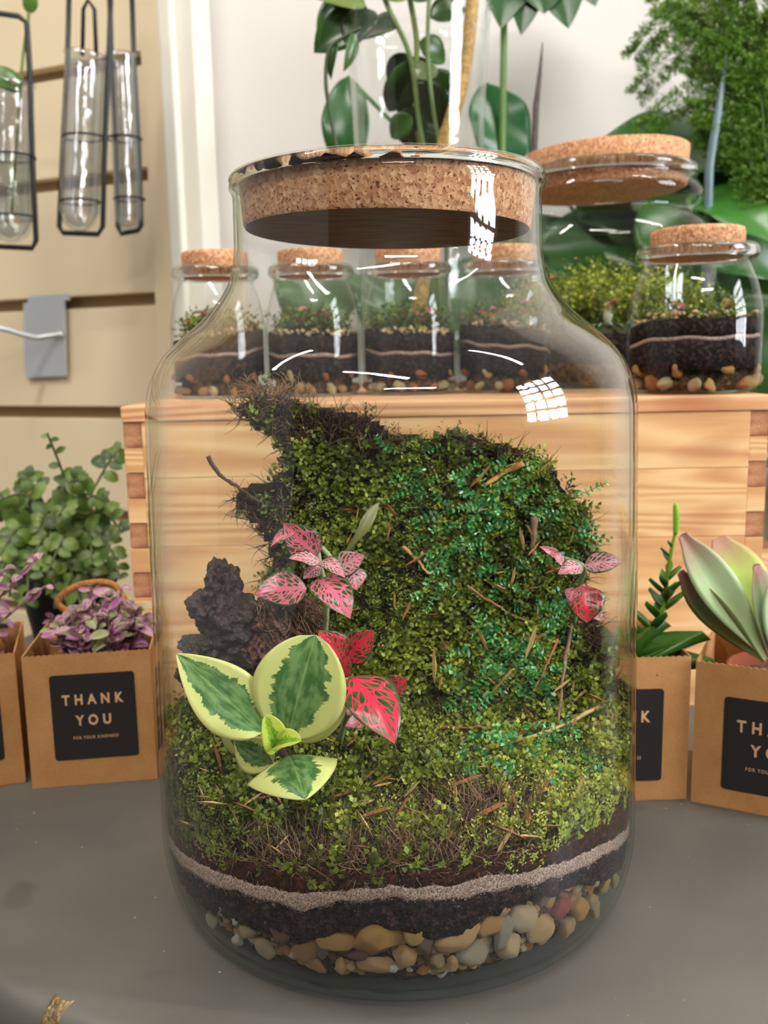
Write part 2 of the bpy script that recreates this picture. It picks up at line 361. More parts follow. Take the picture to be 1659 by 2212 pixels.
# ------------------------------------------------------------------ leaf meshes
SH = {'ovate': lambda v: math.sin(math.pi * min(1, v) ** .82) ** .85 * (1 - .1 * v),
      'oval': lambda v: math.sin(math.pi * v) ** .55,
      'lance': lambda v: math.sin(math.pi * v ** .75) ** 1.1,
      'paddle': lambda v: max(.10 * (1 - v), math.sin(math.pi * (v ** 1.5)) ** .7 if 0 < v < 1 else 0) if v < .98 else .25,
      'cordate': lambda v: min(1, v * 5 + .25) ** .5 * max(0, 1 - v ** 2.2) ** .8,
      'heart': lambda v: math.sin(math.pi * min(1, v * 3.2 + .02) / 2) ** .7 * max(0, 1 - v) ** .62 * 1.25}
def leafvf(L, Wd, shape='ovate', nu=6, nv=12, fold=.25, bend=.4, wave=0.0, cup=0.0, twist=0.0, thick=0.0):
    fn = SH[shape]; v = []; uv = []; f = []; a = -bend * .3; y = z = 0.0
    for j in range(nv + 1):
        t = j / nv; hw = max(Wd * .5 * fn(t), Wd * .004)
        tw = twist * t
        for i in range(nu + 1):
            s = 2 * i / nu - 1
            xx = s * hw; zz = abs(s) * hw * fold + s * s * hw * cup + wave * hw * math.sin(t * 13 + s * 2) * abs(s)
            x2 = xx * math.cos(tw) - zz * math.sin(tw); z2 = xx * math.sin(tw) + zz * math.cos(tw)
            v.append((x2, y - z2 * -math.sin(a) * 1.0, z + z2 * math.cos(a))); uv.append((i / nu, t))
        a += bend * 1.6 / nv; y += math.cos(a) * L / nv; z -= math.sin(a) * L / nv
    w1 = nu + 1
    for j in range(nv):
        for i in range(nu): f.append((j * w1 + i, j * w1 + i + 1, (j + 1) * w1 + i + 1, (j + 1) * w1 + i))
    if thick:
        n = len(v); v2 = [(p[0], p[1], p[2] - thick * (1 - .7 * abs(2 * (k % w1) / nu - 1) ** 2)) for k, p in enumerate(v)]
        f2 = [tuple(n + q for q in reversed(g)) for g in f]
        rim = [j * w1 for j in range(nv + 1)]; rim2 = [j * w1 + nu for j in range(nv + 1)]
        for j in range(nv):
            f2.append((rim[j], rim[j + 1], rim[j + 1] + n, rim[j] + n)); f2.append((rim2[j + 1], rim2[j], rim2[j] + n, rim2[j + 1] + n))
        v = v + v2; uv = uv + uv; f = f + f2
    return v, f, uv
def leaf_mesh(name, mat, **k):
    v, f, uv = leafvf(**k); return mdata(name, v, f, mat, True, uv)
def aim(base, tip, nrm=(0, -.5, 1), L0=None):
    "matrix with +Y from base to tip and Z near nrm, scaled so that a leaf of length L0 reaches the tip"
    base = Vector(base); d = Vector(tip) - base; y = d.normalized(); n = Vector(nrm); x = y.cross(n)
    x = x.normalized() if x.length > 1e-6 else y.orthogonal().normalized(); z = x.cross(y)
    s = (d.length / L0) if L0 else 1
    return Matrix(((x.x * s, y.x * s, z.x * s, base.x), (x.y * s, y.y * s, z.y * s, base.y), (x.z * s, y.z * s, z.z * s, base.z), (0, 0, 0, 1)))

# ================================================================== SETTING
WALLY = 1.32
def struct(name, vf, mat, parent=None, smooth=False, label=None):
    o = solid(name, vf[0], vf[1], mat, parent, smooth)
    if parent is None: meta(o, kind='structure')
    return o
struct('floor', boxvf(-2.6, -3.0, -.80, 2.6, WALLY + 1.2, -.75), M_FLOOR)
SE = P(428, 400, 1.12); SE.z = 0                                # corner where the slat panel meets the plain wall
struct('wall_back', boxvf(SE.x, 1.13, -.75, 2.6, 1.20, 1.85), M_WALL)
# slat wall: direction runs left and away
sd = Vector((-2.32, 1.0, 0)).normalized(); sn = Vector((-sd.y, sd.x, 0)); sn = sn if sn.y < 0 else -sn
TR_ = P(345, 400, 1.12)
org = Vector((TR_.x, 1.12, 0)); SM = Matrix(((sd.x, -sn.x, 0, org.x), (sd.y, -sn.y, 0, org.y), (0, 0, 1, 0), (0, 0, 0, 1)))
wl = solid('wall_left', *xf(boxvf(-.0, .014, -.75, 1.5, .06, 1.85), SM), M_GROOVE, None, False); meta(wl, kind='structure')
def slat_z(py):                                                  # groove height at px 200
    d = ray(200, py); # intersect wall plane
    n = Vector((sn.x, sn.y)); k = (org.x * sn.x + org.y * sn.y) / (d[0] * sn.x + d[1] * sn.y); return ZC + d[2] * k, k * d[1]
gz = [slat_z(p)[0] for p in (145, 390, 652, 891, 1112)]
pitch = (gz[0] - gz[4]) / 4
levels = [gz[0] + pitch * k for k in (6, 5, 4, 3, 2, 1)] + gz + [gz[4] - pitch * k for k in (1, 2, 3, 4)]
slat_meshes = {}
for a, b in zip(levels[:-1], levels[1:]):
    g = .0075
    vf = xf(cbox(.010, -.002, b + g, 1.5, .016, a - g, .0015), SM)
    solid('slat', vf[0], vf[1], M_SLAT, wl, False)
solid('end_strip', *xf(cbox(-.022, -.006, -.75, .012, .02, 1.85, .002), SM), M_SLAT, wl, False)
t0 = org + sd * (-.022)
v, f = cbox(-.038, -.016, -.75, -.020, .03, 1.85, .003); struct('trim_1', xf((v, f), SM), M_TRIM)
v, f = cbox(-.060, -.006, -.75, -.038, .03, 1.85, .002); struct('trim_2', xf((v, f), SM), M_TRIM)
WX = 2.6
struct('wall_front', boxvf(-2.6, -2.36, -.75, 2.6, -2.31, 1.85), M_DARKWALL)
MBW = MB().add(*boxvf(WX, -2.36, -.75, WX + .05, -1.16, 1.85)).add(*boxvf(WX, .06, -.75, WX + .05, 1.2, 1.85)).add(*boxvf(WX, -1.16, -.75, WX + .05, .06, .20)).add(*boxvf(WX, -1.16, 1.80, WX + .05, .06, 1.85))
struct('wall_right', (MBW.v, MBW.f), M_DARKWALL)
# a window in the right-hand wall; its panes are daylight, seen mirrored in the glass
m_ = MB().add(*boxvf(WX - .02, -1.16, .20, WX + .03, .06, .26)).add(*boxvf(WX - .02, -1.16, 1.74, WX + .03, .06, 1.80)).add(*boxvf(WX - .02, -1.16, .26, WX + .03, -1.10, 1.74)).add(*boxvf(WX - .02, 0, .26, WX + .03, .06, 1.74))
wn = solid('window_1', m_.v, m_.f, M_TRIM, None, False); meta(wn, kind='structure')
PW, PH = 1.10 / 4, 1.48 / 5
for i in range(4):
    for j in range(5):
        solid('pane', *boxvf(WX + .005, -1.10 + i * PW + .04, .26 + j * PH + .034, WX + .010, -1.10 + (i + 1) * PW - .04, .26 + (j + 1) * PH - .034), M_PANE, wn, False)
for i in range(1, 4): solid('glazing_bar', *boxvf(WX - .015, -1.10 + i * PW - .04, .26, WX + .02, -1.10 + i * PW + .04, 1.74), M_TRIM, wn, False)
for j in range(1, 5): solid('glazing_bar', *boxvf(WX - .017, -1.10, .26 + j * PH - .034, WX + .022, 0, .26 + j * PH + .034), M_TRIM, wn, False)
# ceiling tube lamps; the farthest back one is added as frontal fill light
for k, (x, y, rz, lab) in enumerate(((-1.0, .1, 30, 'white ceiling strip lamp on the left above the slat wall'), (-.15, -.9, -28, 'white ceiling strip lamp above the photographer'),
                                (1.1, .1, -12, 'white ceiling strip lamp on the right above the ferns'), (.35, -1.75, 5, 'added white strip lamp for frontal fill, farthest behind the photographer'))):
    e = empty('ceiling_lamp', (x, y, 1.7), lab, 'lamp', 'ceiling strip lamps')
    M = Matrix.Translation((x, y, 1.7)) @ Matrix.Rotation(R(rz), 4, 'Z')
    solid('housing', *xf(cbox(-.47, -.04, .02, .47, .04, .06, .004), M), M_TRIM, e, False)
    solid('lit_tube', *xf(tube([(-.45, 0, 0), (.45, 0, 0)], .02, 12), M), M_TUBE, e)
    for s in (-.4, .4): solid('hanger', *xf(tube([(s, 0, .06), (s, 0, .15)], .004, 6), M), M_STEEL, e)

# ================================================================== TABLE
TC, TR = (.051, .640), .38
e = empty('round_table', (TC[0], TC[1], -.75), 'round dark grey metal table carrying the terrarium jar, bags and wooden box', 'table')
prof = [(0.0001, 0), (.2, 0), (TR - .006, 0), (TR - .002, -.0006), (TR + .0018, -.0022), (TR + .0042, -.0058), (TR + .0052, -.012), (TR + .0062, -.020), (TR + .004, -.026), (TR, -.028), (TR - .006, -.026), (TR - .008, -.012), (.0001, -.010)]
solid('tabletop', *lathe(prof, 160, (TC[0], TC[1], 0)), M_TABLE, e)
solid('pedestal', *lathe([(.0001, -.75), (.2, -.75), (.2, -.735), (.03, -.72), (.025, -.70), (.025, -.03), (.06, -.011), (.0001, -.011)], 32, (TC[0], TC[1], 0)), M_TABLE, e)
cp = G(112, 2176); a = math.atan2(cp.y - TC[1], cp.x - TC[0]); 
cb = Vector((TC[0] + math.cos(a) * (TR + .002), TC[1] + math.sin(a) * (TR + .002), -.010))
v = []; f = []
tv = Vector((-math.sin(a), math.cos(a), 0)); nv_ = Vector((math.cos(a), math.sin(a), 0))
pr = [(-.003, .0002), (.0015, -.0020), (.0044, -.0052), (.0058, -.0090), (.0064, -.0140), (.0064, -.0200)]
for i in range(9):
    s = (i / 8 - .5) * .0095
    for q, (r_, z_) in enumerate(pr):
        sh = 1 if .1 < abs(i / 8 - .5) * 2 < .9 else .7
        p = Vector((TC[0], TC[1], 0)) + nv_ * (TR + r_ + (.0005 if 0 < i < 8 else -.0012)) + tv * (s * (1 - .05 * q)); v.append((p.x, p.y, z_))
for i in range(8):
    for q in range(5): f.append((i * 6 + q, i * 6 + q + 1, (i + 1) * 6 + q + 1, (i + 1) * 6 + q))
solid('paint_chip', v, f, M_CHIP, e)['label'] = 'chipped bare metal patch on the table edge'

# ================================================================== WOODEN BOX
BY, BD = .575, .32
bl, br = P(262, 880, BY), P(1664, 851, BY); BZ = .5 * (P(262, 880, BY).z + P(1664, 851, BY).z)
BX0, BX1 = bl.x, br.x
box = empty('wooden_box', ((BX0 + BX1) / 2, BY + BD / 2, 0), 'pine box with finger jointed corners standing behind the big terrarium', 'box')
LT = .0095
solid('lid', *cbox(BX0 - .0005, BY - .001, BZ - LT, BX1 + .0005, BY + BD, BZ, .0008), M_PINE_TOP, box, False)
zs = [BZ - LT - .0004, P(1500, 1012, BY).z, P(1500, 1160, BY).z, .0]
th = .011; fx = .0115
for i in range(3):
    za, zb = zs[i], zs[i + 1]
    solid('front_board', *cbox(BX0 + fx, BY, zb + .0002, BX1 - fx, BY + th, za, .0005), M_PINE[i], box, False)
    solid('back_board', *cbox(BX0 + fx, BY + BD - th, zb + .0002, BX1 - fx, BY + BD, za, .0005), M_PINE[i], box, False)
nf = 12; fh = (BZ - LT) / nf
for i in range(nf):
    for (xa, xb, side) in ((BX0, BX0 + fx, 0), (BX1 - fx, BX1, 1)):
        end = i % 2 == 0
        inset = .0006 if end else 0
        solid('finger', *cbox(xa, BY + inset, BZ - LT - (i + 1) * fh + .0003, xb, BY + th, BZ - LT - i * fh - .0003, .0004), M_ENDGRAIN if end else M_PINE[i % 3], box, False)
solid('side_board', *cbox(BX0 + .0002, BY + th, 0, BX0 + th, BY + BD, BZ - LT, .0006), M_PINE[1], box, False)
solid('side_board', *cbox(BX1 - th, BY + th, 0, BX1 - .0002, BY + BD, BZ - LT, .0006), M_PINE[2], box, False)

# ================================================================== GIFT BAGS
def pot(parent, c, r, h, mat, soil=M_SOIL_UP, name='pot'):
    solid(name, *lathe([(.0001, 0), (r * .72, 0), (r * .93, h * .82), (r, h * .82), (r, h), (r * .93, h), (r * .9, h * .86), (.0001, h * .84)], 28, c), mat, parent)
    solid('potting_soil', *lathe([(.0001, h * .93), (r * .5, h * .92), (r * .91, h * .89)], 28, c), soil, parent)
def bag(BLp, BRp, ztop, label, lab_u, lab_v, depth=.066, rope=None, text=True):
    A, B = BLp.copy(), BRp.copy(); A.z = B.z = 0
    wd = (B - A).length; x = (B - A).normalized(); y = Vector((-x.y, x.x, 0)); M = Matrix(((x.x, y.x, 0, A.x), (x.y, y.y, 0, A.y), (0, 0, 1, .0004), (0, 0, 0, 1)))
    e = empty('gift_bag', M @ Vector((wd / 2, depth / 2, 0)), label, 'bag', 'small kraft gift bags holding potted plants')
    t = .0007; nz = 46
    def panel(name, p0, p1, zig):
        # upright sheet with a pinked top edge and real thickness
        d = (Vector(p1) - Vector(p0)); n = Vector((-d.y, d.x, 0)).normalized() * t; v = []; f = []
        for k in range(nz + 1):
            q = Vector(p0) + d * (k / nz); zt = ztop - (.0007 if k % 2 else 0) * zig
            for off in (Vector((0, 0, 0)), n): v += [tuple(q + off), tuple(q + off + Vector((0, 0, ztop * .5))), tuple(q + off + Vector((0, 0, zt)))]
        for k in range(nz):
            a = k * 6; b = a + 6
            for (i, j) in ((0, 1), (1, 2)): f += [(a + i, b + i, b + j, a + j), (a + 3 + j, b + 3 + j, b + 3 + i, a + 3 + i)]
            f.append((a + 2, b + 2, b + 5, a + 5))
        solid(name, *xf((v, f), M), M_KRAFT, e, False)
    panel('front_panel', (0, 0, 0), (wd, 0, 0), 1); panel('side_panel', (wd, t, 0), (wd, depth, 0), 1)
    panel('side_panel', (0, depth, 0), (0, t, 0), 1); panel('back_panel', (wd, depth, 0), (0, depth, 0), 1)
    solid('bottom_panel', *xf(boxvf(0, 0, -.0002, wd, depth, .0004), M), M_KRAFT, e, False)
    # sticker
    u0, u1 = lab_u[0] * wd, lab_u[1] * wd; z1, z0 = ztop * (1 - lab_v[0]), ztop * (1 - lab_v[1]); cr = .0018; v = []
    for (cx, cz, a0) in ((u1 - cr, z1 - cr, 0), (u0 + cr, z1 - cr, 90), (u0 + cr, z0 + cr, 180), (u1 - cr, z0 + cr, 270)):
        for k in range(5): a = R(a0 + k * 22.5); v.append((cx + cr * math.cos(a), -.00045, cz + cr * math.sin(a)))
    n = len(v); v += [(p[0], -.0001, p[2]) for p in v]; f = [tuple(range(n))[::-1]] + [(k, (k + 1) % n, n + (k + 1) % n, n + k) for k in range(n)]
    st = solid('sticker', *xf((v, f), M), M_STICKER, e, False)
    lw = u1 - u0; lh = z1 - z0
    for s, cu, cv, size, spc in (('THANK', .49, .30, .185, 1.75), ('YOU', .49, .545, .185, 1.75), ('FOR YOUR KINDNESS', .50, .745, .056, 1.3)):
        cd = bpy.data.curves.new('lettering', 'FONT'); cd.body = s; cd.size = size * lw * .95; cd.align_x = 'CENTER'; cd.align_y = 'CENTER'
        cd.space_character = spc; cd.extrude = .00005; cd.offset = .00025 if size > .1 else .00002; cd.materials.append(M_LETTER)
        tmp = bpy.data.objects.new('lettering_curve', cd); me = bpy.data.meshes.new_from_object(tmp); bpy.data.objects.remove(tmp)
        if not me.materials: me.materials.append(M_LETTER)
        o = bpy.data.objects.new('lettering', me); C.objects.link(o)
        put(o, st, M @ Matrix.Translation((u0 + lw * cu, -.0006, z1 - lh * cv)) @ Matrix.Rotation(R(90), 4, 'X') @ Matrix.Scale(.82, 4, (1, 0, 0)))
    if rope:
        for (pl, yy) in rope:
            pts = spl([(wd * .25, yy, ztop - .012), (wd * .27, yy, ztop)] + pl + [(wd * .75, yy, ztop), (wd * .76, yy, ztop - .012)], 6)
            solid('rope_handle', *xf(tube(pts, .0021, 8), M), M_ROPE, e)
    return e, M, wd
ztop = .0765
BL2, BR2 = G(70, 1705), G(341, 1683)
hz = (P(45, 1425, BL2.y).z + P(330, 1399, BR2.y).z) / 2
rope_up = lambda w_, h: [(w_ * .3, .066, hz + h * .7), (w_ * .5, .066, hz + h), (w_ * .7, .066, hz + h * .7)]
wd2 = (BR2 - BL2).length
b2, MB2, wd2 = bag(BL2, BR2, hz, 'kraft bag of purple trailing plant with full sticker, left of big jar', (.2, .865), (.155, .80), rope=[([(wd2 * .1, .068, hz + .012), (wd2 * .3, .07, hz + .021), (wd2 * .6, .069, hz + .020)], .0650)])
BR1 = G(56, 1691); dirn = (G(56, 1691) - G(0, 1699)).normalized(); BL1 = BR1 - dirn * .070
b1, MB1, wd1 = bag(BL1, BR1, hz, 'kraft bag cut off by the left edge, rope handle over its front', (.2, .865), (.155, .80), rope=[([(wd2 * .45, .002, hz + .012), (wd2 * .8, -.002, hz + .014), (wd2 * .95, .0, hz + .004)], .0015)])
BR3 = G(1482, 1727); BL3 = BR3 - Vector((.0705, .0015, 0))
b3, MB3, wd3 = bag(BL3, BR3, P(1482, 1418, BR3.y).z, 'kraft bag of dark green succulent half hidden behind the big jar', (.15, .81), (.22, .86))
BL4 = G(1492, 1733); BR4 = BL4 + (G(1659, 1765) - BL4).normalized() * .071
b4, MB4, wd4 = bag(BL4, BR4, P(1490, 1428, BL4.y).z, 'kraft bag of red edged paddle succulent at right edge', (.2, .87), (.22, .86))

# ---- purple trailing plants in the left bags
calli = [leaf_mesh('leaf', M_CALLI, L=.0105, Wd=.0058, shape='oval', nu=4, nv=6, fold=f_, bend=b_) for f_, b_ in ((.3, .3), (.5, .8), (.2, -.3), (.4, 1.2))]
def purple_plant(c, rad, label, n_st, seed, tall=(), lean=(0, 0)):
    r = random.Random(seed); e = empty('trailing_plant', c, label, 'plant', 'purple trailing plants in kraft bags')
    pot(e, c, .026, .052, M_POTBLK)
    stems = MB(); base = Vector(c) + Vector((0, 0, .050)); lv = []
    for s in range(n_st):
        a = r.uniform(0, 6.28); q = r.random() ** .5; top = base + Vector((math.cos(a) * rad * q, math.sin(a) * rad * q * .8, .043 * (1 - .4 * q) + r.uniform(-.006, .008) - .0 ))
        if s < len(tall): top = Vector(tall[s])
        st = base + Vector((math.cos(a) * .012, math.sin(a) * .012, 0)); mid = st.lerp(top, .5) + Vector((0, 0, .006))
        pts = spl([st, mid, top], 4); stems.add(*tube(pts, .0007, 5))
        m = 9 if s >= len(tall) else 12
        for k in range(m):
            t_ = .35 + .65 * k / (m - 1); i = min(len(pts) - 1, int(t_ * (len(pts) - 1))); p = Vector(pts[i]); aa = k * 1.57 + s
            d = Vector((math.cos(aa), math.sin(aa), r.uniform(-.1, .7))); sc_ = r.uniform(.75, 1.15) * (.7 if k > m - 3 else 1)
            lv.append((p, d, sc_))
    solid('stem', stems.v, stems.f, M_PALELEAF, e, color=srgb(150, 96, 120))
    for p, d, sc_ in lv:
        col = r.choice([srgb(158, 72, 142), srgb(178, 96, 160), srgb(128, 56, 108), srgb(196, 130, 166), srgb(158, 160, 116), srgb(138, 60, 120)])
        obj('leaf', r.choice(calli), e, aim(p, p + d * .0105 * sc_, (r.uniform(-.4, .4), -.6, 1), .0105), col)
    return e
c2 = MB2 @ Vector((wd2 * .56, .033, .001))
purple_plant(c2, .034, 'purple and green leaved trailing plant above the full sticker bag', 38, 5, [P(198, 1262, c2.y), P(262, 1272, c2.y), P(120, 1370, c2.y - .02)])
c1 = MB1 @ Vector((.038, .036, .001)); c1b = (c1.x, c1.y, c1.z)
purple_plant(c1, .030, 'purple leaved trailing plant in the bag at the left edge, upright tip', 34, 9, [P(92, 1195, c1.y + .012), P(100, 1265, c1.y + .01), P(10, 1230, c1.y)])
# ---- green succulent
c3 = MB3 @ Vector((wd3 * .55, .033, .001))
e = empty('green_succulent', c3, 'dark green pointed succulent with a tall bud spike, right of big jar', 'plant')
pot(e, c3, .028, .056, M_TERRA)
bs = leaf_mesh('leaf', M_GLOSSLEAF, L=.03, Wd=.0125, shape='lance', nu=6, nv=8, fold=.25, bend=.25, thick=.004)
ss = leaf_mesh('small_leaf', M_GLOSSLEAF, L=.012, Wd=.0055, shape='lance', nu=4, nv=6, fold=.3, bend=-.2, thick=.002)
r = random.Random(3); b0 = Vector(c3) + Vector((0, 0, .058))
for k in range(22):
    a = k * 2.4; el = .15 + .75 * (k / 22); s = r.uniform(.8, 1.15); d = Vector((math.cos(a) * math.cos(el), math.sin(a) * math.cos(el), math.sin(el)))
    obj('leaf', bs, e, aim(b0, b0 + d * .036 * s, (0, 0, 1), .03), r.choice([srgb(54, 104, 32), srgb(72, 124, 40), srgb(44, 88, 30)]))
for px, py in ((1530, 1395), (1500, 1340), (1420, 1385), (1390, 1340)):
    q = P(px, py, c3.y - .022); obj('leaf', bs, e, aim(b0 + Vector((0, -.006, 0)), q, (0, -.3, 1), .03), srgb(66, 116, 38))
sp = spl([b0, P(1425, 1330, c3.y), P(1440, 1250, c3.y), P(1450, 1190, c3.y), P(1459, 1150, c3.y)], 5)
solid('flower_stalk', *tube(sp, [.0016 - .0008 * i / (len(sp) - 1) for i in range(len(sp))], 8), M_PALELEAF, e, color=srgb(136, 176, 48))
bp = spl([P(1459, 1155, c3.y), P(1461, 1120, c3.y), P(1459, 1085, c3.y)], 4)
solid('bud', *tube(bp, [.0010, .0014, .0016, .0017, .0018, .0017, .0016, .0013, .0006], 8), M_PALELEAF, e, color=srgb(152, 206, 70))
for k in range(34):
    t_ = k / 33; p = Vector(sp[int(t_ * (len(sp) - 5))]); a = k * 2.4; s = 1.55 - 1.1 * t_
    if t_ > .62 and k % 3: continue
    d = Vector((math.cos(a), math.sin(a) * .9, .75)); obj('small_leaf', ss, e, aim(p, p + d.normalized() * .012 * s, (0, 0, 1), .012), r.choice([srgb(78, 132, 42), srgb(92, 150, 50), srgb(60, 112, 36)]))
# ---- paddle succulent
c4 = MB4 @ Vector((wd4 * .55, .033, .001))
e = empty('paddle_succulent', c4, 'pale green paddle leaved succulent with pink edges at the right edge', 'plant')
pot(e, c4, .0285, .066, M_TERRA, soil=soil_mat('dry_soil', srgb(60, 48, 42), srgb(104, 88, 78), srgb(146, 130, 116)))
cy = c4.y
for (bx_, by_, tx, ty, Wd, Y, nrm, col, fold) in (
        (1655, 1425, 1484, 1165, .0200, cy - .014, (-.35, -1, .4), srgb(196, 222, 168), .25),
        (1650, 1430, 1466, 1250, .0180, cy - .006, (.3, -.6, -1), srgb(128, 146, 84), .18),
        (1665, 1420, 1560, 1160, .0300, cy + .008, (0, -1, .1), srgb(190, 206, 106), .1),
        (1665, 1430, 1650, 1225, .0190, cy - .012, (.5, -1, .2), srgb(186, 210, 166), .2),
        (1672, 1430, 1700, 1230, .0240, cy - .018, (.2, -1, .2), srgb(190, 216, 170), .25),
        (1640, 1420, 1590, 1330, .0120, cy + .004, (-.2, -1, .2), srgb(96, 140, 52), .2),
        (1680, 1420, 1820, 1260, .0260, cy - .004, (.4, -.8, .4), srgb(180, 206, 150), .2)):
    A, B = P(bx_, by_, cy - .004), P(tx, ty, Y); L = (B - A).length
    me = leaf_mesh('leaf', M_SUCC, L=L, Wd=Wd, shape='paddle', nu=8, nv=18, fold=fold, bend=.15, thick=.0022)
    obj('leaf', me, e, aim(A, B, nrm), col)

# ================================================================== SMALL JARS ON THE BOX
JP = [(.0001, 0), (.034, 0), (.039, .0015), (.0425, .006), (.0435, .014), (.0435, .045), (.0425, .060), (.039, .076), (.0345, .088), (.0335, .091), (.0355, .093), (.0385, .0955), (.0392, .099), (.0380, .1025), (.0350, .104), (.0315, .103), (.0305, .098)]
ico = None
def pebble_mesh(name, seed, k=9, sub=3):
    import bmesh
    r = random.Random(seed); bm = bmesh.new(); bmesh.ops.create_icosphere(bm, subdivisions=sub, radius=1)
    pl = [(Vector((r.gauss(0, 1), r.gauss(0, 1), r.gauss(0, 1))).normalized(), r.uniform(.58, .86)) for _ in range(k)]
    for v in bm.verts:
        for n, d in pl:
            q = v.co.dot(n)
            if q > d: v.co -= n * (q - d) * .97
        v.co *= 1 + .10 * mnoise.noise(v.co * 2.3 + Vector((seed, 0, 0))) + .05 * mnoise.noise(v.co * 6 + Vector((seed, 0, 0)))
    me = bpy.data.meshes.new(name); bm.to_mesh(me); bm.free(); me.materials.append(M_PEBBLE)
    me.polygons.foreach_set('use_smooth', [True] * len(me.polygons)); return me
PEB = [pebble_mesh('pebble', s, 7 + s % 4) for s in range(9)]
GOLD = [srgb(206, 160, 82), srgb(220, 184, 120), srgb(186, 130, 66), srgb(226, 206, 164), srgb(160, 116, 72), srgb(232, 222, 198), srgb(190, 150, 104), srgb(206, 140, 70), srgb(140, 122, 100)]
GNAME = dict(zip(GOLD, ['golden', 'pale yellow', 'orange brown', 'cream', 'brown', 'off white', 'tan', 'orange', 'grey brown']))
fit_small = [leaf_mesh('leaf', m_, L=.010, Wd=.0065, shape='ovate', nu=4, nv=6, fold=.25, bend=.5) for m_ in (M_FIT_PINK, M_FIT_RED, M_FIT_PALE)]
def shoots(pts, nrms, lens, vars_, rng, nl=9, leafL=.0018, leafW=.0008, droop=.4):
    "many moss shoots in one go: each a row of paired pointed leaflets (2 triangles each); returns verts, faces, var"
    pts = np.asarray(pts); n = len(pts); nr = np.asarray(nrms) + rng.normal(0, .45, (n, 3)); nr /= np.linalg.norm(nr, axis=1)[:, None]
    ref = rng.normal(0, 1, (n, 3)); s = np.cross(nr, ref); s /= np.linalg.norm(s, axis=1)[:, None]; b = np.cross(nr, s)
    lens = np.asarray(lens)[:, None]; V = []; VA = []
    for k in range(nl):
        t = (k + .6) / nl; org_ = pts + nr * lens * t + b * lens * (t * t * droop)
        a = k * 2.1 + rng.uniform(0, .8, n)[:, None]
        side = s * np.cos(a) + b * np.sin(a); up_ = nr * .75
        d = side + up_; d /= np.linalg.norm(d, axis=1)[:, None]
        ll = leafL * (1.15 - .6 * t) * rng.uniform(.7, 1.3, (n, 1)); wv = np.cross(d, nr + .3 * ref); wv /= np.linalg.norm(wv, axis=1)[:, None] + 1e-9
        V += [org_, org_ + d * ll * .45 + wv * leafW, org_ + d * ll, org_ + d * ll * .45 - wv * leafW]
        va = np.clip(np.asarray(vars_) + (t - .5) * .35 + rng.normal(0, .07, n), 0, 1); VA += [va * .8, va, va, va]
    V = np.stack(V, 1).reshape(-1, 3); VA = np.stack(VA, 1).ravel(); m = n * nl
    f = (np.arange(m)[:, None] * 4 + np.array([0, 1, 2, 3])[None, :])
    return V, f, VA
def fibres(pts, dirs, L, vars_, rng, wdt=.00022, seg=4, curl=.8):
    pts = np.asarray(pts); n = len(pts); d = np.asarray(dirs) + rng.normal(0, .5, (n, 3)); d /= np.linalg.norm(d, axis=1)[:, None]
    cv = rng.normal(0, 1, (n, 3)) * curl; wv = np.cross(d, rng.normal(0, 1, (n, 3))); wv /= np.linalg.norm(wv, axis=1)[:, None]; w2 = np.cross(d, wv)
    L = np.asarray(L)[:, None]; V = []; p = pts.copy()
    for k in range(seg + 1):
        ww = wdt * (1 - .7 * k / seg)
        V += [p + wv * ww, p - wv * ww * .5 + w2 * ww * .8, p - wv * ww * .5 - w2 * ww * .8]
        p = p + d * L / seg; d = d + cv / seg; d /= np.linalg.norm(d, axis=1)[:, None]
    V = np.stack(V, 1); V = V.reshape(-1, 3); F_ = []
    for k in range(seg):
        for a in range(3):
            b = (a + 1) % 3; F_.append([k * 3 + a, k * 3 + b, k * 3 + 3 + b, k * 3 + 3 + a])
    F_ = (np.arange(n)[:, None, None] * (3 * (seg + 1)) + np.array(F_)[None]).reshape(-1, 4)
    return V, F_, np.repeat(np.asarray(vars_), 3 * (seg + 1))
def layer_vf(r, zl, zh, cx, cy, z0, seg=72, sx=1.0):
    "solid disc layer between two wavy heights zl(angle), zh(angle)"
    v = []; f = []; rows = 6
    for i in range(seg):
        a = 2 * math.pi * i / seg; lo, hi = zl(a), zh(a)
        rr = [(0.02 * r, lo), (r, lo), (r, (lo + hi) / 2), (r, hi), (r * .6, hi), (.02 * r, hi)]
        for q, z in rr: v.append((cx + q * math.cos(a), cy + q * math.sin(a), z0 + z))
    for i in range(seg):
        k = (i + 1) % seg
        for j in range(rows - 1): f.append((i * rows + j, k * rows + j, k * rows + j + 1, i * rows + j + 1))
    return v, f
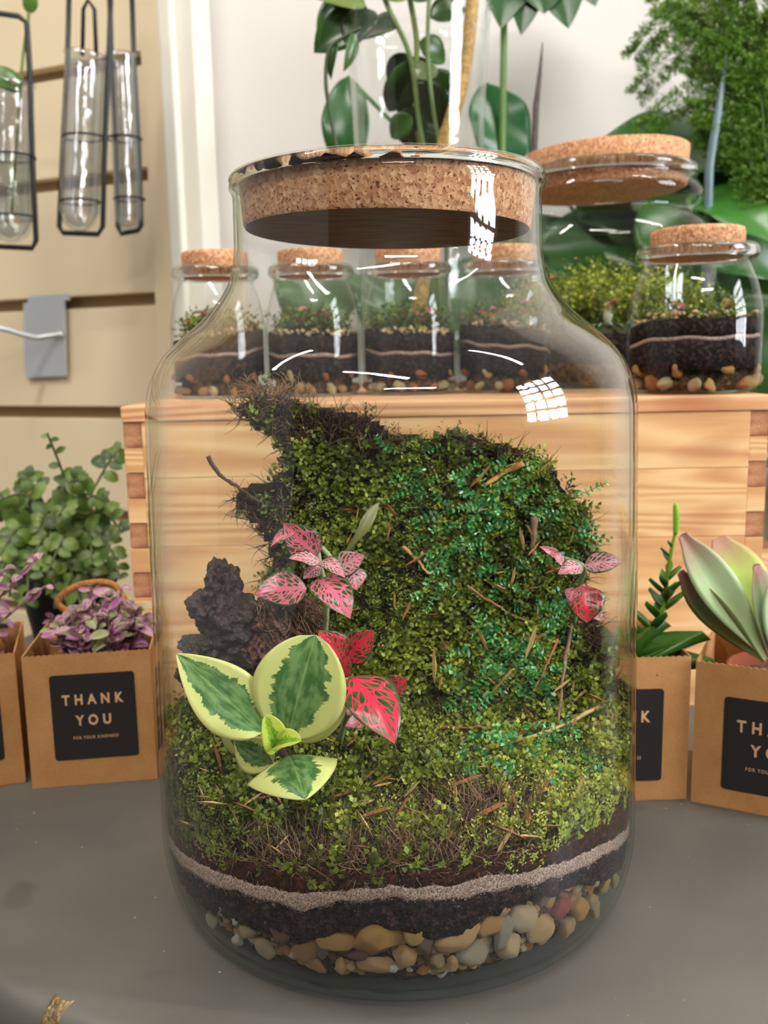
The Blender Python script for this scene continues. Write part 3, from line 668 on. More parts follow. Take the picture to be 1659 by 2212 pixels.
def small_jar(cx, cy, sxy, sz, lab, where, seed, tilt=0.0):
    r = random.Random(seed); g = np.random.default_rng(seed)
    e = empty('small_jar', (cx, cy, BZ), lab, 'jar', 'small cork stoppered terrarium jars on the wooden box')
    pr = smooth_prof([(a * sxy, b * sz) for a, b in JP], 3); c = (cx, cy, BZ + .0003)
    solid('glass_body', *lathe(pr, 56, c), M_GLASS_S, e)
    k = sz
    solid('rim', *ring(cx, cy, BZ + .0985 * k, .0360 * sxy, .0028 * sxy, .0042 * k, 64), M_RIM, e)
    solid('cork', *lathe([(.0001, .0945 * k), (.0285 * sxy, .0945 * k), (.0295 * sxy, .096 * k), (.0300 * sxy, .112 * k), (.0295 * sxy, .1145 * k), (.028 * sxy, .1152 * k), (.0001, .1152 * k)], 40, c), M_CORK, e)
    ri = .0412 * sxy
    ph = r.uniform(0, 6.28); am = .004
    w1 = lambda a: am * math.sin(a + ph) + .0012 * math.sin(3 * a + ph) + .0005 * math.sin(9 * a)
    grp = 'layers inside the small jars'
    for nm, lo, hi, m_, word in (('gravel_bed', lambda a: .002, lambda a: .014 + w1(a) * .5, M_GRAVELBED, 'coarse gravel bed'), ('lower_soil', lambda a: .0142 + w1(a) * .5, lambda a: .031 + w1(a), M_SOIL_LO, 'dark lower soil'),
                           ('sand_line', lambda a: .0312 + w1(a), lambda a: .0335 + w1(a), M_SAND, 'thin sand line'), ('upper_soil', lambda a: .0337 + w1(a), lambda a: .045 + w1(a) * .8, M_SOIL_LO, 'dark upper soil')):
        rr = ri if nm != 'gravel_bed' else ri * .86
        o = solid(nm, *layer_vf(rr, lo, hi, cx, cy, BZ, 64), m_); meta(o, word + ' in ' + where, 'soil' if 'soil' in nm else ('sand' if 'sand' in nm else 'gravel'), None, 'stuff')
    # coarse stones against the glass
    for q in range(13):
        a = -math.pi / 2 + (q - 6) * .26 + r.uniform(-.05, .05); s = r.uniform(.0042, .0062) * sxy; rr = ri - s * .55; zz = BZ + .0025 + s * .8 + (.009 if q % 3 == 1 else 0)
        M = Matrix.Translation((cx + rr * math.cos(a), cy + rr * math.sin(a), zz)) @ Matrix.Rotation(r.uniform(0, 6), 4, Vector((r.random(), r.random(), r.random())).normalized()) @ Matrix.Diagonal((s * 1.15, s * .9, s * .8, 1))
        cn, cc = r.choice([('golden', srgb(214, 160, 84)), ('orange', srgb(196, 120, 56)), ('cream', srgb(226, 206, 160)), ('pale yellow', srgb(222, 180, 110))])
        o = obj('pebble', r.choice(PEB), None, M, cc)
        meta(o, cn + ' pebble at the bottom of ' + where, 'pebble', 'golden pebbles at the bottom of ' + where)
    mb = MB()
    for q in range(150):
        a = r.uniform(0, 6.28); rr = ri * r.random() ** .4 * .96; s = r.uniform(.0012, .0026)
        vv = [Vector((r.gauss(0, 1), r.gauss(0, 1), r.gauss(0, .7))).normalized() * s for _ in range(6)]
        vv = [Vector((s, 0, 0)), Vector((0, s * .8, 0)), Vector((-s, 0, 0)), Vector((0, -s * .8, 0)), Vector((0, 0, s * .7)), Vector((0, 0, -s * .7))]
        ro = Matrix.Rotation(r.uniform(0, 6), 3, Vector((r.random(), r.random(), 1)).normalized()); ctr = Vector((cx + rr * math.cos(a), cy + rr * math.sin(a), BZ + .046 + w1(a) * .8 + r.uniform(0, .004)))
        mb.add([ctr + ro @ p for p in vv], [(0, 1, 4), (1, 2, 4), (2, 3, 4), (3, 0, 4), (1, 0, 5), (2, 1, 5), (3, 2, 5), (0, 3, 5)])
    o = solid('fine_gravel', mb.v, mb.f, M_PEBBLE, None, False, color=srgb(218, 190, 146)); meta(o, 'pale fine gravel topping in ' + where, 'gravel', None, 'stuff')
    n = 150; a = g.uniform(0, 6.28, n); q = g.random(n) ** .5 * ri * .8
    pts = np.stack([cx + q * np.cos(a), cy + q * np.sin(a), np.full(n, BZ + .047)], 1)
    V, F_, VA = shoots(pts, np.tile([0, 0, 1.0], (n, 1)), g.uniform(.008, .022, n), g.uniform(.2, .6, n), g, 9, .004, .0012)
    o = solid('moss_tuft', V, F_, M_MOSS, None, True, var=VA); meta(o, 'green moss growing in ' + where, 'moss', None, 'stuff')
    e2 = empty('nerve_plant', (cx, cy, BZ + .046), 'small pink leaved nerve plant in ' + where, 'plant', 'nerve plants in the small jars')
    solid('stem', *tube([(cx, cy, BZ + .044), (cx + .002, cy - .004, BZ + .062)], .0006, 6), M_PALELEAF, e2, color=srgb(150, 160, 110))
    for q in range(9):
        a = r.uniform(0, 6.28); p = Vector((cx + r.uniform(-.45, .45) * ri * 1.2, cy - r.uniform(0, .5) * ri, BZ + .052 + r.uniform(0, .012)))
        d = Vector((math.cos(a), math.sin(a), r.uniform(-.1, .4))); me = r.choice(fit_small[:2] if q % 2 else fit_small)
        obj('leaf', me, e2, aim(p, p + d * .010 * r.uniform(.7, 1.1), (0, -.6, 1), .010))
    return e
p = P(1494, 845, .628); small_jar(p.x, .628, 1.0, .915, 'small corked terrarium jar standing at the right end of the box', 'the rightmost small jar', 11)
for px, lab, wh, s_ in ((478, 'leftmost small corked jar on the box, above its left corner', 'the leftmost small jar', 21), (680, 'small corked jar second from the left, seen through the jar neck', 'the second small jar from the left', 22),
                    (886, 'small corked jar in the middle, below the glass vase', 'the middle small jar', 23), (1090, 'small corked jar left of the big cork lidded jar', 'the fourth small jar from the left', 24)):
    p = P(px, 855, .695); small_jar(p.x, .695, .80, .905, lab, wh, s_)

# ---- large cork lidded jar behind right
bx, by = P(1296, 800, .79).x, .79
e = empty('large_jar', (bx, by, BZ), 'large round jar with thick cork lid behind the small jars, right', 'jar')
zt = lambda py: P(1296, py, by - .07).z - BZ
pr = smooth_prof([(.0001, 0), (.075, 0), (.084, .003), (.089, .012), (.090, .03), (.090, zt(560)), (.088, zt(500)), (.080, zt(462)), (.0735, zt(446)), (.0725, zt(434)), (.076, zt(420)), (.0785, zt(400)), (.076, zt(380)), (.0715, zt(366)), (.0735, zt(348)), (.0725, zt(336)), (.069, zt(332)), (.0675, zt(340))], 3)
solid('glass_body', *lathe(pr, 96, (bx, by, BZ + .0003)), M_GLASS_S, e)
solid('rim', *ring(bx, by, BZ + zt(345), .0712, .0030, .0042), M_RIM, e)
Mt = Matrix.Translation((bx, by, BZ + zt(345))) @ Matrix.Rotation(R(-2.0), 4, 'Y')
solid('cork', *xf(lathe([(.0001, zt(384) - zt(345)), (.062, zt(384) - zt(345)), (.065, zt(380) - zt(345)), (.0672, zt(292) - zt(345)), (.066, zt(289) - zt(345)), (.0001, zt(289) - zt(345))], 72), Mt), M_CORK, e)
for nm, lo, hi, m_, lab in (('gravel_bed', .003, .018, M_GRAVELBED, 'gravel bed in the large cork lidded jar'), ('dark_soil', .0185, .040, M_SOIL_LO, 'dark soil in the large cork lidded jar')):
    o = solid(nm, *layer_vf(.083, lambda a: lo, lambda a: hi + .003 * math.sin(a * 2), bx, by, BZ), m_); meta(o, lab, 'soil' if 'soil' in nm else 'gravel', None, 'stuff')
g = np.random.default_rng(5); n = 1500; a = g.uniform(0, 6.28, n); q = g.random(n) ** .5 * .076
pts = np.stack([bx + q * np.cos(a), by + q * np.sin(a), BZ + .042 + .02 * np.clip(1 - q / .08, 0, 1) + .02 * g.random(n)], 1)
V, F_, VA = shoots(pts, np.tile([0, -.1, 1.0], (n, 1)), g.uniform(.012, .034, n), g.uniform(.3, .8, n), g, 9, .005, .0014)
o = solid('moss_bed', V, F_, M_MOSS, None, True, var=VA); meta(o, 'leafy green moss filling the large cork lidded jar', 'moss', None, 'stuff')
e2 = empty('nerve_plant', (bx, by - .04, BZ + .05), 'pink and red nerve plant leaves in the large cork lidded jar', 'plant')
solid('stem', *tube([(bx, by - .04, BZ + .045), (bx + .002, by - .044, BZ + .08)], .0008, 6), M_PALELEAF, e2, color=srgb(150, 160, 110))
for (px, py, m_) in ((1200, 600, 0), (1345, 648, 1), (1358, 640, 1), (1335, 655, 1), (1190, 640, 2), (1250, 560, 0)):
    p = P(px, py, by - .07); obj('leaf', fit_small[m_], e2, aim(p, p + Vector((rnd.uniform(-1, 1), -.3, .1)) * .014, (0, -.6, 1), .010))
e2 = empty('star_plant', (P(1312, 690, by - .07).x, by - .07, BZ + .045), 'pale white green star shaped plant inside the large cork lidded jar', 'plant')
me = leaf_mesh('leaf', M_PALELEAF, L=.02, Wd=.004, shape='lance', nu=4, nv=8, fold=.2, bend=1.0)
for k in range(12):
    a = k * .53; b_ = P(1312, 705, by - .07); obj('leaf', me, e2, aim(b_, b_ + Vector((math.cos(a), math.sin(a) * .5, .35)) * .02, (0, 0, 1), .02), srgb(206, 222, 180))
q = [P(1312, 705, by - .07), P(1313, 685, by - .07), P(1314, 668, by - .07), P(1314, 652, by - .07)]
solid('flower_head', *tube(q, [.001, .004, .0042, .002], 10), M_PALELEAF, e2, color=srgb(226, 232, 206))

# ================================================================== VASE WITH STEMS
vx, vy = P(905, 300, .835).x, .835
zv = P(905, 18, vy).z - BZ
e = empty('tall_vase', (vx, vy, BZ), 'tall clear glass vase holding cut green stems behind the big terrarium', 'vase')
pr = smooth_prof([(.0001, 0), (.045, 0), (.0515, .004), (.053, .015), (.0535, zv * .4), (.0565, zv * .75), (.0595, zv * .90), (.0600, zv * .95), (.0612, zv * .965), (.0605, zv * .98), (.0618, zv), (.0600, zv * 1.003), (.0585, zv * .99), (.0580, zv * .9)], 3)
solid('glass_body', *lathe(pr, 64, (vx, vy, BZ + .0003)), M_GLASS_S, e)
solid('inner_glass', *lathe(smooth_prof([(.0001, .010), (.046, .012), (.0495, .02), (.0515, zv * .4), (.0545, zv * .75), (.0575, zv * .92)], 3), 64, (vx, vy, BZ)), M_GLASS_S, e)
def stemplant(name, pts, rad, lab, cat, col, leaves, mat=M_GLOSSLEAF, grp=None, stem_name='stem', L0=.06, Wd=.046, shape='ovate'):
    if name in ('cut_stem', 'dry_branch'): pts = [Vector((vx + (pts[0].x - vx) * .6 + (.012 if name == 'cut_stem' else -.02), vy + (.01 if name == 'cut_stem' else -.018), BZ + .016))] + pts
    e = empty(name, pts[0], lab, cat, grp)
    sp = spl(pts, 6); solid(stem_name, *tube(sp, rad, 8), M_WOODY if name == 'dry_branch' else M_PALELEAF, e, color=col)
    me = leaf_mesh('leaf', mat, L=L0, Wd=Wd, shape=shape, nu=6, nv=12, fold=.22, bend=.5, thick=.0004) if leaves else None
    for (A, B, n_, c_) in leaves: obj('leaf', me, e, aim(A, B, n_, L0), c_)
    return e
dk, md, lt = srgb(44, 78, 28), srgb(66, 104, 38), srgb(110, 134, 52)
dkk = srgb(34, 60, 24)
yv = vy
g_st = 'cut green stems in the tall vase'
stemplant('cut_stem', [P(925, 420, yv), P(905, 260, yv), P(885, 120, yv), P(838, 15, yv), P(810, -60, yv)], .0022, 'cut green stem leaning left in the vase with upper left leaves', 'plant', srgb(124, 150, 84),
          [(P(800, 30, yv), P(668, 92, yv - .01), (0, -1, .3), dk), (P(790, 10, yv), P(690, -30, yv - .02), (0, -1, .6), lt), (P(800, 20, yv), P(745, 90, yv - .02), (-.4, -1, .1), dkk), (P(770, 0, yv), P(720, -40, yv + .02), (0, -1, .3), lt),
           (P(885, 130, yv), P(850, 260, yv + .02), (.5, -1, .1), dk), (P(890, 170, yv), P(960, 330, yv + .03), (-.4, -1, .3), dkk), (P(860, 60, yv), P(760, 60, yv + .02), (0, -1, .6), dk)], grp=g_st)
stemplant('cut_stem', [P(935, 440, yv + .01), P(905, 300, yv + .01), P(895, 200, yv + .01), P(900, 90, yv + .01), P(880, -30, yv + .01)], .0024, 'cut green stem in the middle of the vase, drooping leaves under water', 'plant', srgb(140, 160, 84),
          [(P(898, 180, yv), P(940, 120, yv + .01), (0, -1, .3), srgb(110, 128, 84)), (P(890, 250, yv), P(835, 300, yv + .01), (.3, -1, .3), md), (P(895, 230, yv), P(870, 330, yv + .02), (0, -1, .3), dkk), (P(880, 0, yv), P(800, -60, yv), (0, -1, .4), lt), (P(885, 0, yv), P(960, -50, yv), (0, -1, .4), dk), (P(890, 120, yv + .02), P(830, 190, yv + .03), (0, -1, .2), dkk), (P(900, 280, yv + .02), P(950, 400, yv + .03), (0, -1, .2), dkk), (P(905, 90, yv + .02), P(975, 130, yv + .03), (0, -1, .2), md), (P(795, 20, yv + .01), P(700, 20, yv), (0, -1, .4), dk), (P(760, 10, yv + .01), P(690, 80, yv - .01), (.2, -1, .2), md)], grp=g_st)
stemplant('cut_stem', [P(960, 400, yv - .01), P(938, 250, yv - .01), P(925, 140, yv - .01), P(925, 40, yv - .01), P(930, -40, yv - .01)], .0018, 'cut green stem leaning right in the vase beside the yellow branch', 'plant', srgb(120, 146, 90),
          [(P(928, 150, yv + .02), P(985, 260, yv + .03), (-.2, -1, .3), dk), (P(930, 40, yv), P(1010, 0, yv), (0, -1, .4), dk), (P(928, 130, yv + .01), P(860, 210, yv + .03), (0, -1, .3), dkk), (P(930, 200, yv + .02), P(975, 320, yv + .03), (0, -1, .3), dkk)], grp=g_st)
stemplant('dry_branch', [P(950, 360, yv - .02), P(975, 260, yv - .02), P(1000, 170, yv - .015), P(1015, 60, yv - .01), P(1025, -60, yv)], [.0062] * 16 + [.0055] * 15, 'thick yellow bare branch standing at the right in the vase', 'branch', srgb(206, 164, 92), [])
# trailing stem outside the vase, left
stemplant('trailing_vine', [P(780, 60, .79), P(735, 85, .79), P(710, 110, .79), P(704, 180, .79), P(716, 260, .79), P(730, 335, .79)], .0016, 'thin dark trailing stem hanging down left of the vase', 'plant', srgb(70, 86, 58),
          [(P(730, 85, .79), P(700, 165, .785), (-.8, -1, 0), dk), (P(765, 70, .79), P(755, 150, .78), (.7, -1, 0), md)], L0=.05, Wd=.018)
# ================================================================== BIG LEAVED CLIMBER BEHIND
def bigleaf(e, pts, Wd, nrm, col, shape='heart', fold=.12, bend=.5, wave=.1):
    A, B = pts; L = (B - A).length
    me = leaf_mesh('leaf', M_GLOSSLEAF, L=L, Wd=Wd, shape=shape, nu=12, nv=24, fold=fold, bend=bend, wave=wave, thick=.0005)
    return obj('leaf', me, e, aim(A, B, nrm), col)
# potting bench along the back wall
be = empty('potting_bench', (.3, 1.08, -.75), 'wooden bench along the back wall behind the table', 'bench')
solid('bench_top', *cbox(-.05, 1.04, -.03, 1.2, 1.125, -.005, .002), M_PINE[0], be, False)
for x in (-.04, 1.15):
    solid('leg', *cbox(x, 1.05, -.75, x + .04, 1.09, -.031, .002), M_PINE[1], be, False)
mp = Vector((.50, 1.075, -.005))
e = empty('monstera', mp, 'large leaved dark green plant spreading behind the jars and vase', 'plant')
pot(e, mp, .045, .09, M_TERRA)
Yb = 1.00
mt = mp + Vector((0, 0, .08))
lfs = [((P(1590, 330, 1.0), P(1190, 300, .96)), .115, (.05, -.75, .75), srgb(50, 104, 40)), ((P(1380, 420, 1.02), P(1600, 395, .93)), .085, (.1, -.8, .6), srgb(58, 110, 44)),
       ((P(1420, 400, .98), P(1720, 545, .9)), .16, (.15, -1, .35), srgb(48, 98, 38)), ((P(1490, 420, .96), P(1690, 470, .88)), .07, (.1, -.8, .6), srgb(66, 122, 50)),
       ((P(1050, 180, 1.02), P(1125, 400, .98)), .07, (.25, -1, .15), srgb(34, 92, 48)), ((P(750, 165, 1.02), P(742, 400, .98)), .052, (-.2, -1, .1), srgb(40, 92, 40)),
       ((P(1640, 560, 1.05), P(1700, 950, 1.0)), .16, (-.1, -1, .1), srgb(36, 76, 30)), ((P(1560, 620, 1.04), P(1640, 900, 1.0)), .14, (.1, -1, .1), srgb(48, 92, 36)),
       ((P(1300, 430, 1.05), P(1420, 700, 1.0)), .20, (0, -1, .2), srgb(50, 102, 46)), ((P(1250, 480, 1.05), P(1180, 760, 1.0)), .18, (0, -1, .2), srgb(46, 96, 44)),
       ((P(1000, 560, 1.04), P(1090, 780, 1.0)), .16, (0, -1, .2), srgb(60, 100, 50)), ((P(900, 600, 1.04), P(840, 790, 1.0)), .13, (0, -1, .2), srgb(70, 104, 58)), ((P(700, 560, 1.04), P(660, 760, 1.0)), .10, (0, -1, .2), srgb(84, 110, 66)),
       ((P(1340, 330, 1.05), P(1500, 560, 1.02)), .16, (0, -1, .2), srgb(44, 92, 40)), ((P(1560, 480, 1.06), P(1450, 760, 1.02)), .18, (0, -1, .2), srgb(40, 84, 34))]
for (A, B), Wd, nr, col in lfs:
    bigleaf(e, (A, B), Wd, nr, col, 'ovate' if Wd < .075 else 'heart')
    sp = spl([mt, mt.lerp(A, .55) + Vector((0, .02, -.02)), A], 6); solid('petiole', *tube(sp, .0022, 6), M_PALELEAF, e, color=srgb(80, 124, 52))
# lobed leaf hanging in from above
e = empty('split_leaf_plant', P(1150, -600, 1.0), 'dark green lobed leaf hanging in at the top, right of the vase', 'plant')
sp = spl([P(1150, -600, 1.0), P(1120, -300, 1.0), P(1130, -60, 1.0)], 6); solid('petiole', *tube(sp, .003, 8), M_PALELEAF, e, color=srgb(80, 124, 52))
for (a0, b0_, wd_) in (((1110, -130), (1085, 48), .060), ((1150, -150), (1130, 62), .05), ((1180, -150), (1232, 48), .065), ((1215, -160), (1290, 0), .06), ((1160, -100), (1178, 18), .07)):
    bigleaf(e, (P(*a0, 1.0), P(*b0_, .97)), wd_, (0, -1, .1), srgb(36, 82, 34), 'ovate', .15, .2, .05)
sp = spl([P(1090, -50, 1.0), P(1088, 100, 1.0), P(1086, 260, 1.0), P(1084, 420, 1.0)], 5); o = solid('green_cane', *tube(sp, .0035, 8), M_PALELEAF, None, color=srgb(112, 152, 78)); meta(o, 'straight pale green cane behind the right side of the vase', 'stem')
sp = [P(1172, 92, .95), P(1166, 160, .95), P(1158, 230, .95), P(1150, 420, .95), P(1140, 700, .95)]; o = solid('pointed_stake', *tube(sp, [.0006, .0022, .0032, .0036, .0036], 8), M_WOODY, None, color=srgb(92, 76, 72)); meta(o, 'thin dark brown pointed stake against the white wall', 'stake')
sp = [P(1568, 120, .93), P(1562, 170, .93), P(1548, 260, .93), P(1532, 360, .93), P(1520, 800, .93)]; o = solid('pointed_stake', *tube(sp, [.0006, .0022, .0040, .0044, .0044], 8), M_GLOSSLEAF, None, color=srgb(120, 142, 150)); meta(o, 'blue grey pointed spike in front of the feathery fern', 'stake')
# ---- feathery fern upper right
fx0 = P(1700, 380, .98)
pp = Vector((.44, 1.085, -.005)); pp = Vector((.62, 1.07, -.005))
e = empty('feathery_fern', pp, 'feathery bright green fern filling the upper right corner', 'plant')
pot(e, pp, .05, .30, M_POTBLK)
r = random.Random(31); g = np.random.default_rng(31)
fronds = [((1700, 430), (1640, 200), (1590, 140), (1520, 90)), ((1720, 470), (1650, 260), (1610, 180), (1570, 160)), ((1700, 420), (1640, 120), (1610, 60), (1590, -20)), ((1710, 470), (1670, 360), (1590, 330), (1510, 300)), ((1720, 430), (1690, 200), (1660, 120), (1640, 40)), ((1720, 460), (1690, 400), (1660, 300), (1600, 320)), ((1700, 400), (1600, 160), (1540, 60), (1470, 50)), ((1720, 420), (1700, 300), (1690, 180), (1670, 60)), ((1700, 420), (1560, 200), (1450, 60), (1370, 120)), ((1700, 440), (1600, 260), (1480, 120), (1375, 200)), ((1700, 460), (1620, 300), (1500, 210), (1390, 280)), ((1700, 400), (1620, 150), (1560, 20), (1480, -40)),
          ((1710, 380), (1680, 150), (1640, 0), (1560, -60)), ((1700, 420), (1640, 250), (1560, 160), (1500, 140)), ((1700, 460), (1640, 360), (1540, 300), (1430, 330)), ((1710, 440), (1680, 300), (1640, 200), (1600, 110)),
          ((1720, 460), (1690, 330), (1670, 220), (1640, 100)), ((1720, 420), (1700, 250), (1690, 120), (1700, 0)), ((1700, 470), (1650, 400), (1600, 380), (1560, 420)), ((1730, 500), (1700, 420), (1660, 380), (1620, 440)),
          ((1700, 400), (1600, 190), (1530, 90), (1440, 20)), ((1710, 430), (1640, 180), (1600, 70), (1550, 10)), ((1700, 460), (1610, 330), (1560, 250), (1500, 240)), ((1715, 470), (1660, 320), (1640, 280), (1590, 260)), ((1715, 470), (1690, 420), (1680, 330), (1650, 290)), ((1700, 400), (1560, 110), (1500, 0), (1410, 10))]
for k, fr in enumerate(fronds):
    dy = r.uniform(-.04, .05); pts = spl([pp + Vector((0, 0, .28))] + [P(x, y, .97 + dy) for x, y in fr], 9); tv_, tf_ = tube(pts, [.0012 * (1 - .8 * i / len(pts)) for i in range(len(pts))], 5)
    m = MB(); m.add(tv_, tf_, .2); V = np.array(m.v); VA = np.array(m.var); FF = list(m.f)
    sp_ = []; sl = []
    for i in range(9, len(pts) - 1):
        p0 = Vector(pts[i]); d = (Vector(pts[i + 1]) - Vector(pts[i - 1])).normalized(); side = d.cross(Vector((0, -1, .2))).normalized(); t_ = i / len(pts)
        for s in (-1, 1):
            for h in (0, .5):
                b0_ = p0 + (Vector(pts[min(i + 1, len(pts) - 1)]) - p0) * h; L = .026 * (1.1 - t_) + .006
                for j in range(5):
                    q = b0_ + (side * s * .8 + d * .5 + Vector((0, 0, -.25 * j / 5))) * L * (j + .5) / 5
                    sp_.append(q); sl.append((side * s * .7 + d * .6 + Vector((0, -.3, 0))))
    V2, F2, VA2 = shoots(np.array([tuple(q) for q in sp_]), np.array([tuple(q) for q in sl]), np.full(len(sp_), .0066), np.full(len(sp_), .5 + r.uniform(-.18, .2)), g, 6, .0048, .0009, .2)
    n0 = len(V); V = np.vstack([V, V2]); VA = np.concatenate([VA, VA2]); FF += (F2 + n0).tolist()
    solid('frond', V, FF, M_FERN, e, True, var=VA)
# ================================================================== LEFT FERN WITH ROUND LEAFLETS
fp = Vector((-.262, .745, 0))
e = empty('button_fern', fp, 'green fern with small round leaflets behind the bags, below slat wall', 'plant')
pot(e, fp, .040, .060, M_POTBLK)
lf = [leaf_mesh('leaflet', M_PALELEAF, L=.013, Wd=.0085, shape='oval', nu=4, nv=5, fold=.15, bend=b_) for b_ in (.3, .8)]
r = random.Random(8); fb = fp + Vector((0, 0, .08))
tips = [(102, 935), (262, 968), (40, 1035), (175, 1040), (225, 1080), (265, 1150), (0, 1080), (130, 1110), (80, 1150), (255, 1210), (190, 1150), (20, 1160), (230, 1260), (-60, 1120), (150, 1230), (100, 1240), (50, 1230), (0, 1250), (170, 1290), (110, 1290), (240, 1310), (60, 1180), (200, 1220), (30, 1110), (150, 1180), (230, 1180), (20, 1290), (60, 1310), (90, 1270), (130, 1320), (180, 1330), (215, 1290), (260, 1250), (40, 1240), (0, 1200)]

for k, (tx, ty) in enumerate(tips):
    tip = P(tx, ty, (.74 + r.uniform(-.06, .05)) if ty < 1200 else .685 + r.uniform(-.02, .02)); mid = fb.lerp(tip, .55) + Vector((r.uniform(-.01, .01), 0, .02 if k else -.005)); pts = spl([fb, mid, tip], 10)
    fo = solid('frond', *tube(pts, .0010, 5), M_PALELEAF, e, color=srgb(96, 112, 60)); n = 13
    for j in range(n):
        i = int((.28 + .7 * j / (n - 1)) * (len(pts) - 1)); p = Vector(pts[i]); d = (Vector(pts[min(i + 1, len(pts) - 1)]) - Vector(pts[i - 1])).normalized(); side = d.cross(Vector((0, -1, .3))).normalized() * (1 if j % 2 else -1)
        s = (1.25 - .7 * j / n) * r.uniform(.85, 1.15) * (1.0 if k else .8)
        obj('leaflet', r.choice(lf), fo, aim(p, p + (side + d * .35 + Vector((0, r.uniform(-.3, .3), 0))).normalized() * .015 * s, (0, -1, .7), .013), r.choice([srgb(106, 138, 56), srgb(86, 116, 44), srgb(128, 156, 74), srgb(68, 96, 36)]))

# ================================================================== RACK OF TEST TUBES, BRACKET
YR = 1.02
def wire(pp_, rad, name, e, Y=YR, closed=False, M=M_BLACKWIRE): solid(name, *tube([P(x, y, Y) if len((x, y)) == 2 else 0 for x, y in pp_], rad, 8, closed=closed), M, e)
def testtube(name, xt, yt, xb, yb, half, lab, Y, grp):
    A, B = P(xt, yt, Y), P(xb, yb, Y); L = (A - B).length; rad = half * Y / F * 1.02
    ax = (A - B).normalized(); Mx = ax.to_track_quat('Z', 'Y').to_matrix().to_4x4(); Mx = Matrix.Translation(B) @ Mx
    pr = [(.0001, 0), (rad * .45, rad * .1), (rad * .8, rad * .42), (rad, rad), (rad, L * .98), (rad * 1.1, L), (rad * .95, L * .99), (rad * .9, L * .95), (rad * .88, rad), (rad * .6, rad * .4), (.0001, rad * .2)]
    e = empty(name, B, lab, 'test tube', grp); solid('glass_wall', *xf(lathe(pr, 28), Mx), M_BUBBLE, e); return e, Mx, L, rad
M_BUBBLE = glass_mat('bubbled_glass', tint=(.6, .66, .66), mid=(.93, .94, .95), wavy=1.0, base=.22, rough=.12)
gt = 'glass test tubes hanging on the slat wall'
def rack(name, corners, rings, lab, Y, rw=.0028, hook=None):
    e = empty(name, P(*corners[-1], Y), lab, 'rack', 'black wire tube racks on the slat wall')
    wire(corners, rw, 'frame', e, Y)
    for (xa, xb, yy) in rings:
        c = P((xa + xb) / 2, yy, Y); rr = abs(P(xb, yy, Y).x - P(xa, yy, Y).x) / 2
        solid('ring', *tube([(c.x + rr * math.cos(a * .2618), c.y + rr * math.sin(a * .2618), c.z) for a in range(24)], .0012, 6, closed=True), M_BLACKWIRE, e)
    if hook: wire(hook, .0022, 'hanger', e, Y + .015)
    return e
e = rack('tube_rack', [(150, -40), (146, 120), (135, 330), (128, 490), (136, 503), (212, 506), (222, 490), (226, 330), (236, 100), (240, -40)], [(136, 222, 297), (130, 214, 436)], 'black wire rack in the middle of the three racks, holding one tube', YR, hook=[(178, 120), (180, 20), (190, 0), (204, 20), (208, 120)])
testtube('test_tube', 185, 118, 170, 500, 39, 'bubbly glass test tube in the middle wire rack', YR, gt)
e = rack('tube_rack', [(238, -40), (232, 110), (228, 300), (214, 510)][:0] + [(284, -40), (290, 150), (300, 330), (305, 488), (298, 498), (262, 505), (255, 490), (250, 330), (240, 110), (236, -40)], [(232, 305, 300), (247, 312, 430)], 'black wire rack nearest to the white wall, narrow and turned', YR + .03)
testtube('test_tube', 262, 118, 280, 500, 28, 'narrow looking test tube in the rack nearest the white wall', YR + .03, gt)
e = rack('tube_rack', [(-50, 22), (40, 35), (58, 50), (64, 150), (70, 340), (78, 520), (70, 536), (-60, 530)], [(-40, 74, 340), (-40, 76, 470)], 'black wire rack cut off by the left edge, tube with plant cutting', YR - .02)
Tt, Mx, L, rad = testtube('test_tube', 20, 180, 22, 525, 46, 'test tube of water holding a green cutting at the left edge', YR - .02, gt)
o = solid('water', *xf(lathe([(.0001, .004), (rad * .6, rad * .5), (rad * .86, rad), (rad * .86, L * .55), (.0001, L * .55)], 24), Mx), M_WATER); meta(o, 'cloudy water inside the leftmost test tube', 'water', None, 'stuff')
stemplant('plant_cutting', [P(25, 460, YR - .02), P(40, 250, YR - .02), P(50, 120, YR - .02), P(62, 30, YR - .02), P(58, -20, YR - .02)], .0016, 'green plant cutting in the test tube at the left edge', 'plant', srgb(112, 144, 62),
          [(P(45, 200, YR - .03), P(-30, 130, YR - .04), (.2, -1, .5), srgb(76, 116, 44)), (P(45, 200, YR - .03), P(-10, 165, YR - .06), (.2, -1, .8), srgb(60, 98, 36)), (P(62, 30, YR - .02), P(70, -30, YR - .03), (.5, -1, 0), srgb(90, 126, 50))], L0=.05, Wd=.03)
e = empty('display_bracket', P(95, 815, 1.19), 'silver metal bracket hooked into a groove of the slat wall', 'bracket')
def wallpt(px, py, off=0.0):
    d = ray(px, py); k = (org.x * sn.x + org.y * sn.y + off) / (d[0] * sn.x + d[1] * sn.y); return Vector((d[0] * k, d[1] * k, ZC + d[2] * k))
def wquad(pxs, off, th_):
    v = [wallpt(x, y, off) for x, y in pxs]; n = Vector(sn) * th_; v += [p - n for p in v]; return v, [(0, 1, 2, 3), (7, 6, 5, 4), (0, 4, 5, 1), (1, 5, 6, 2), (2, 6, 7, 3), (3, 7, 4, 0)]
solid('back_plate', *wquad([(50, 655), (138, 648), (142, 812), (54, 816)], .010, .003), M_STEEL, e, False)
solid('hook_lip', *wquad([(60, 640), (148, 634), (150, 648), (60, 655)], .004, .003), M_STEEL, e, False)
pts = [wallpt(136, 722, .012), wallpt(100, 727, .02), wallpt(70, 728, .03), wallpt(0, 708, .06) , wallpt(-80, 690, .10)]
solid('prong', *tube(spl(pts, 5), .0036, 10), M_STEEL, e)

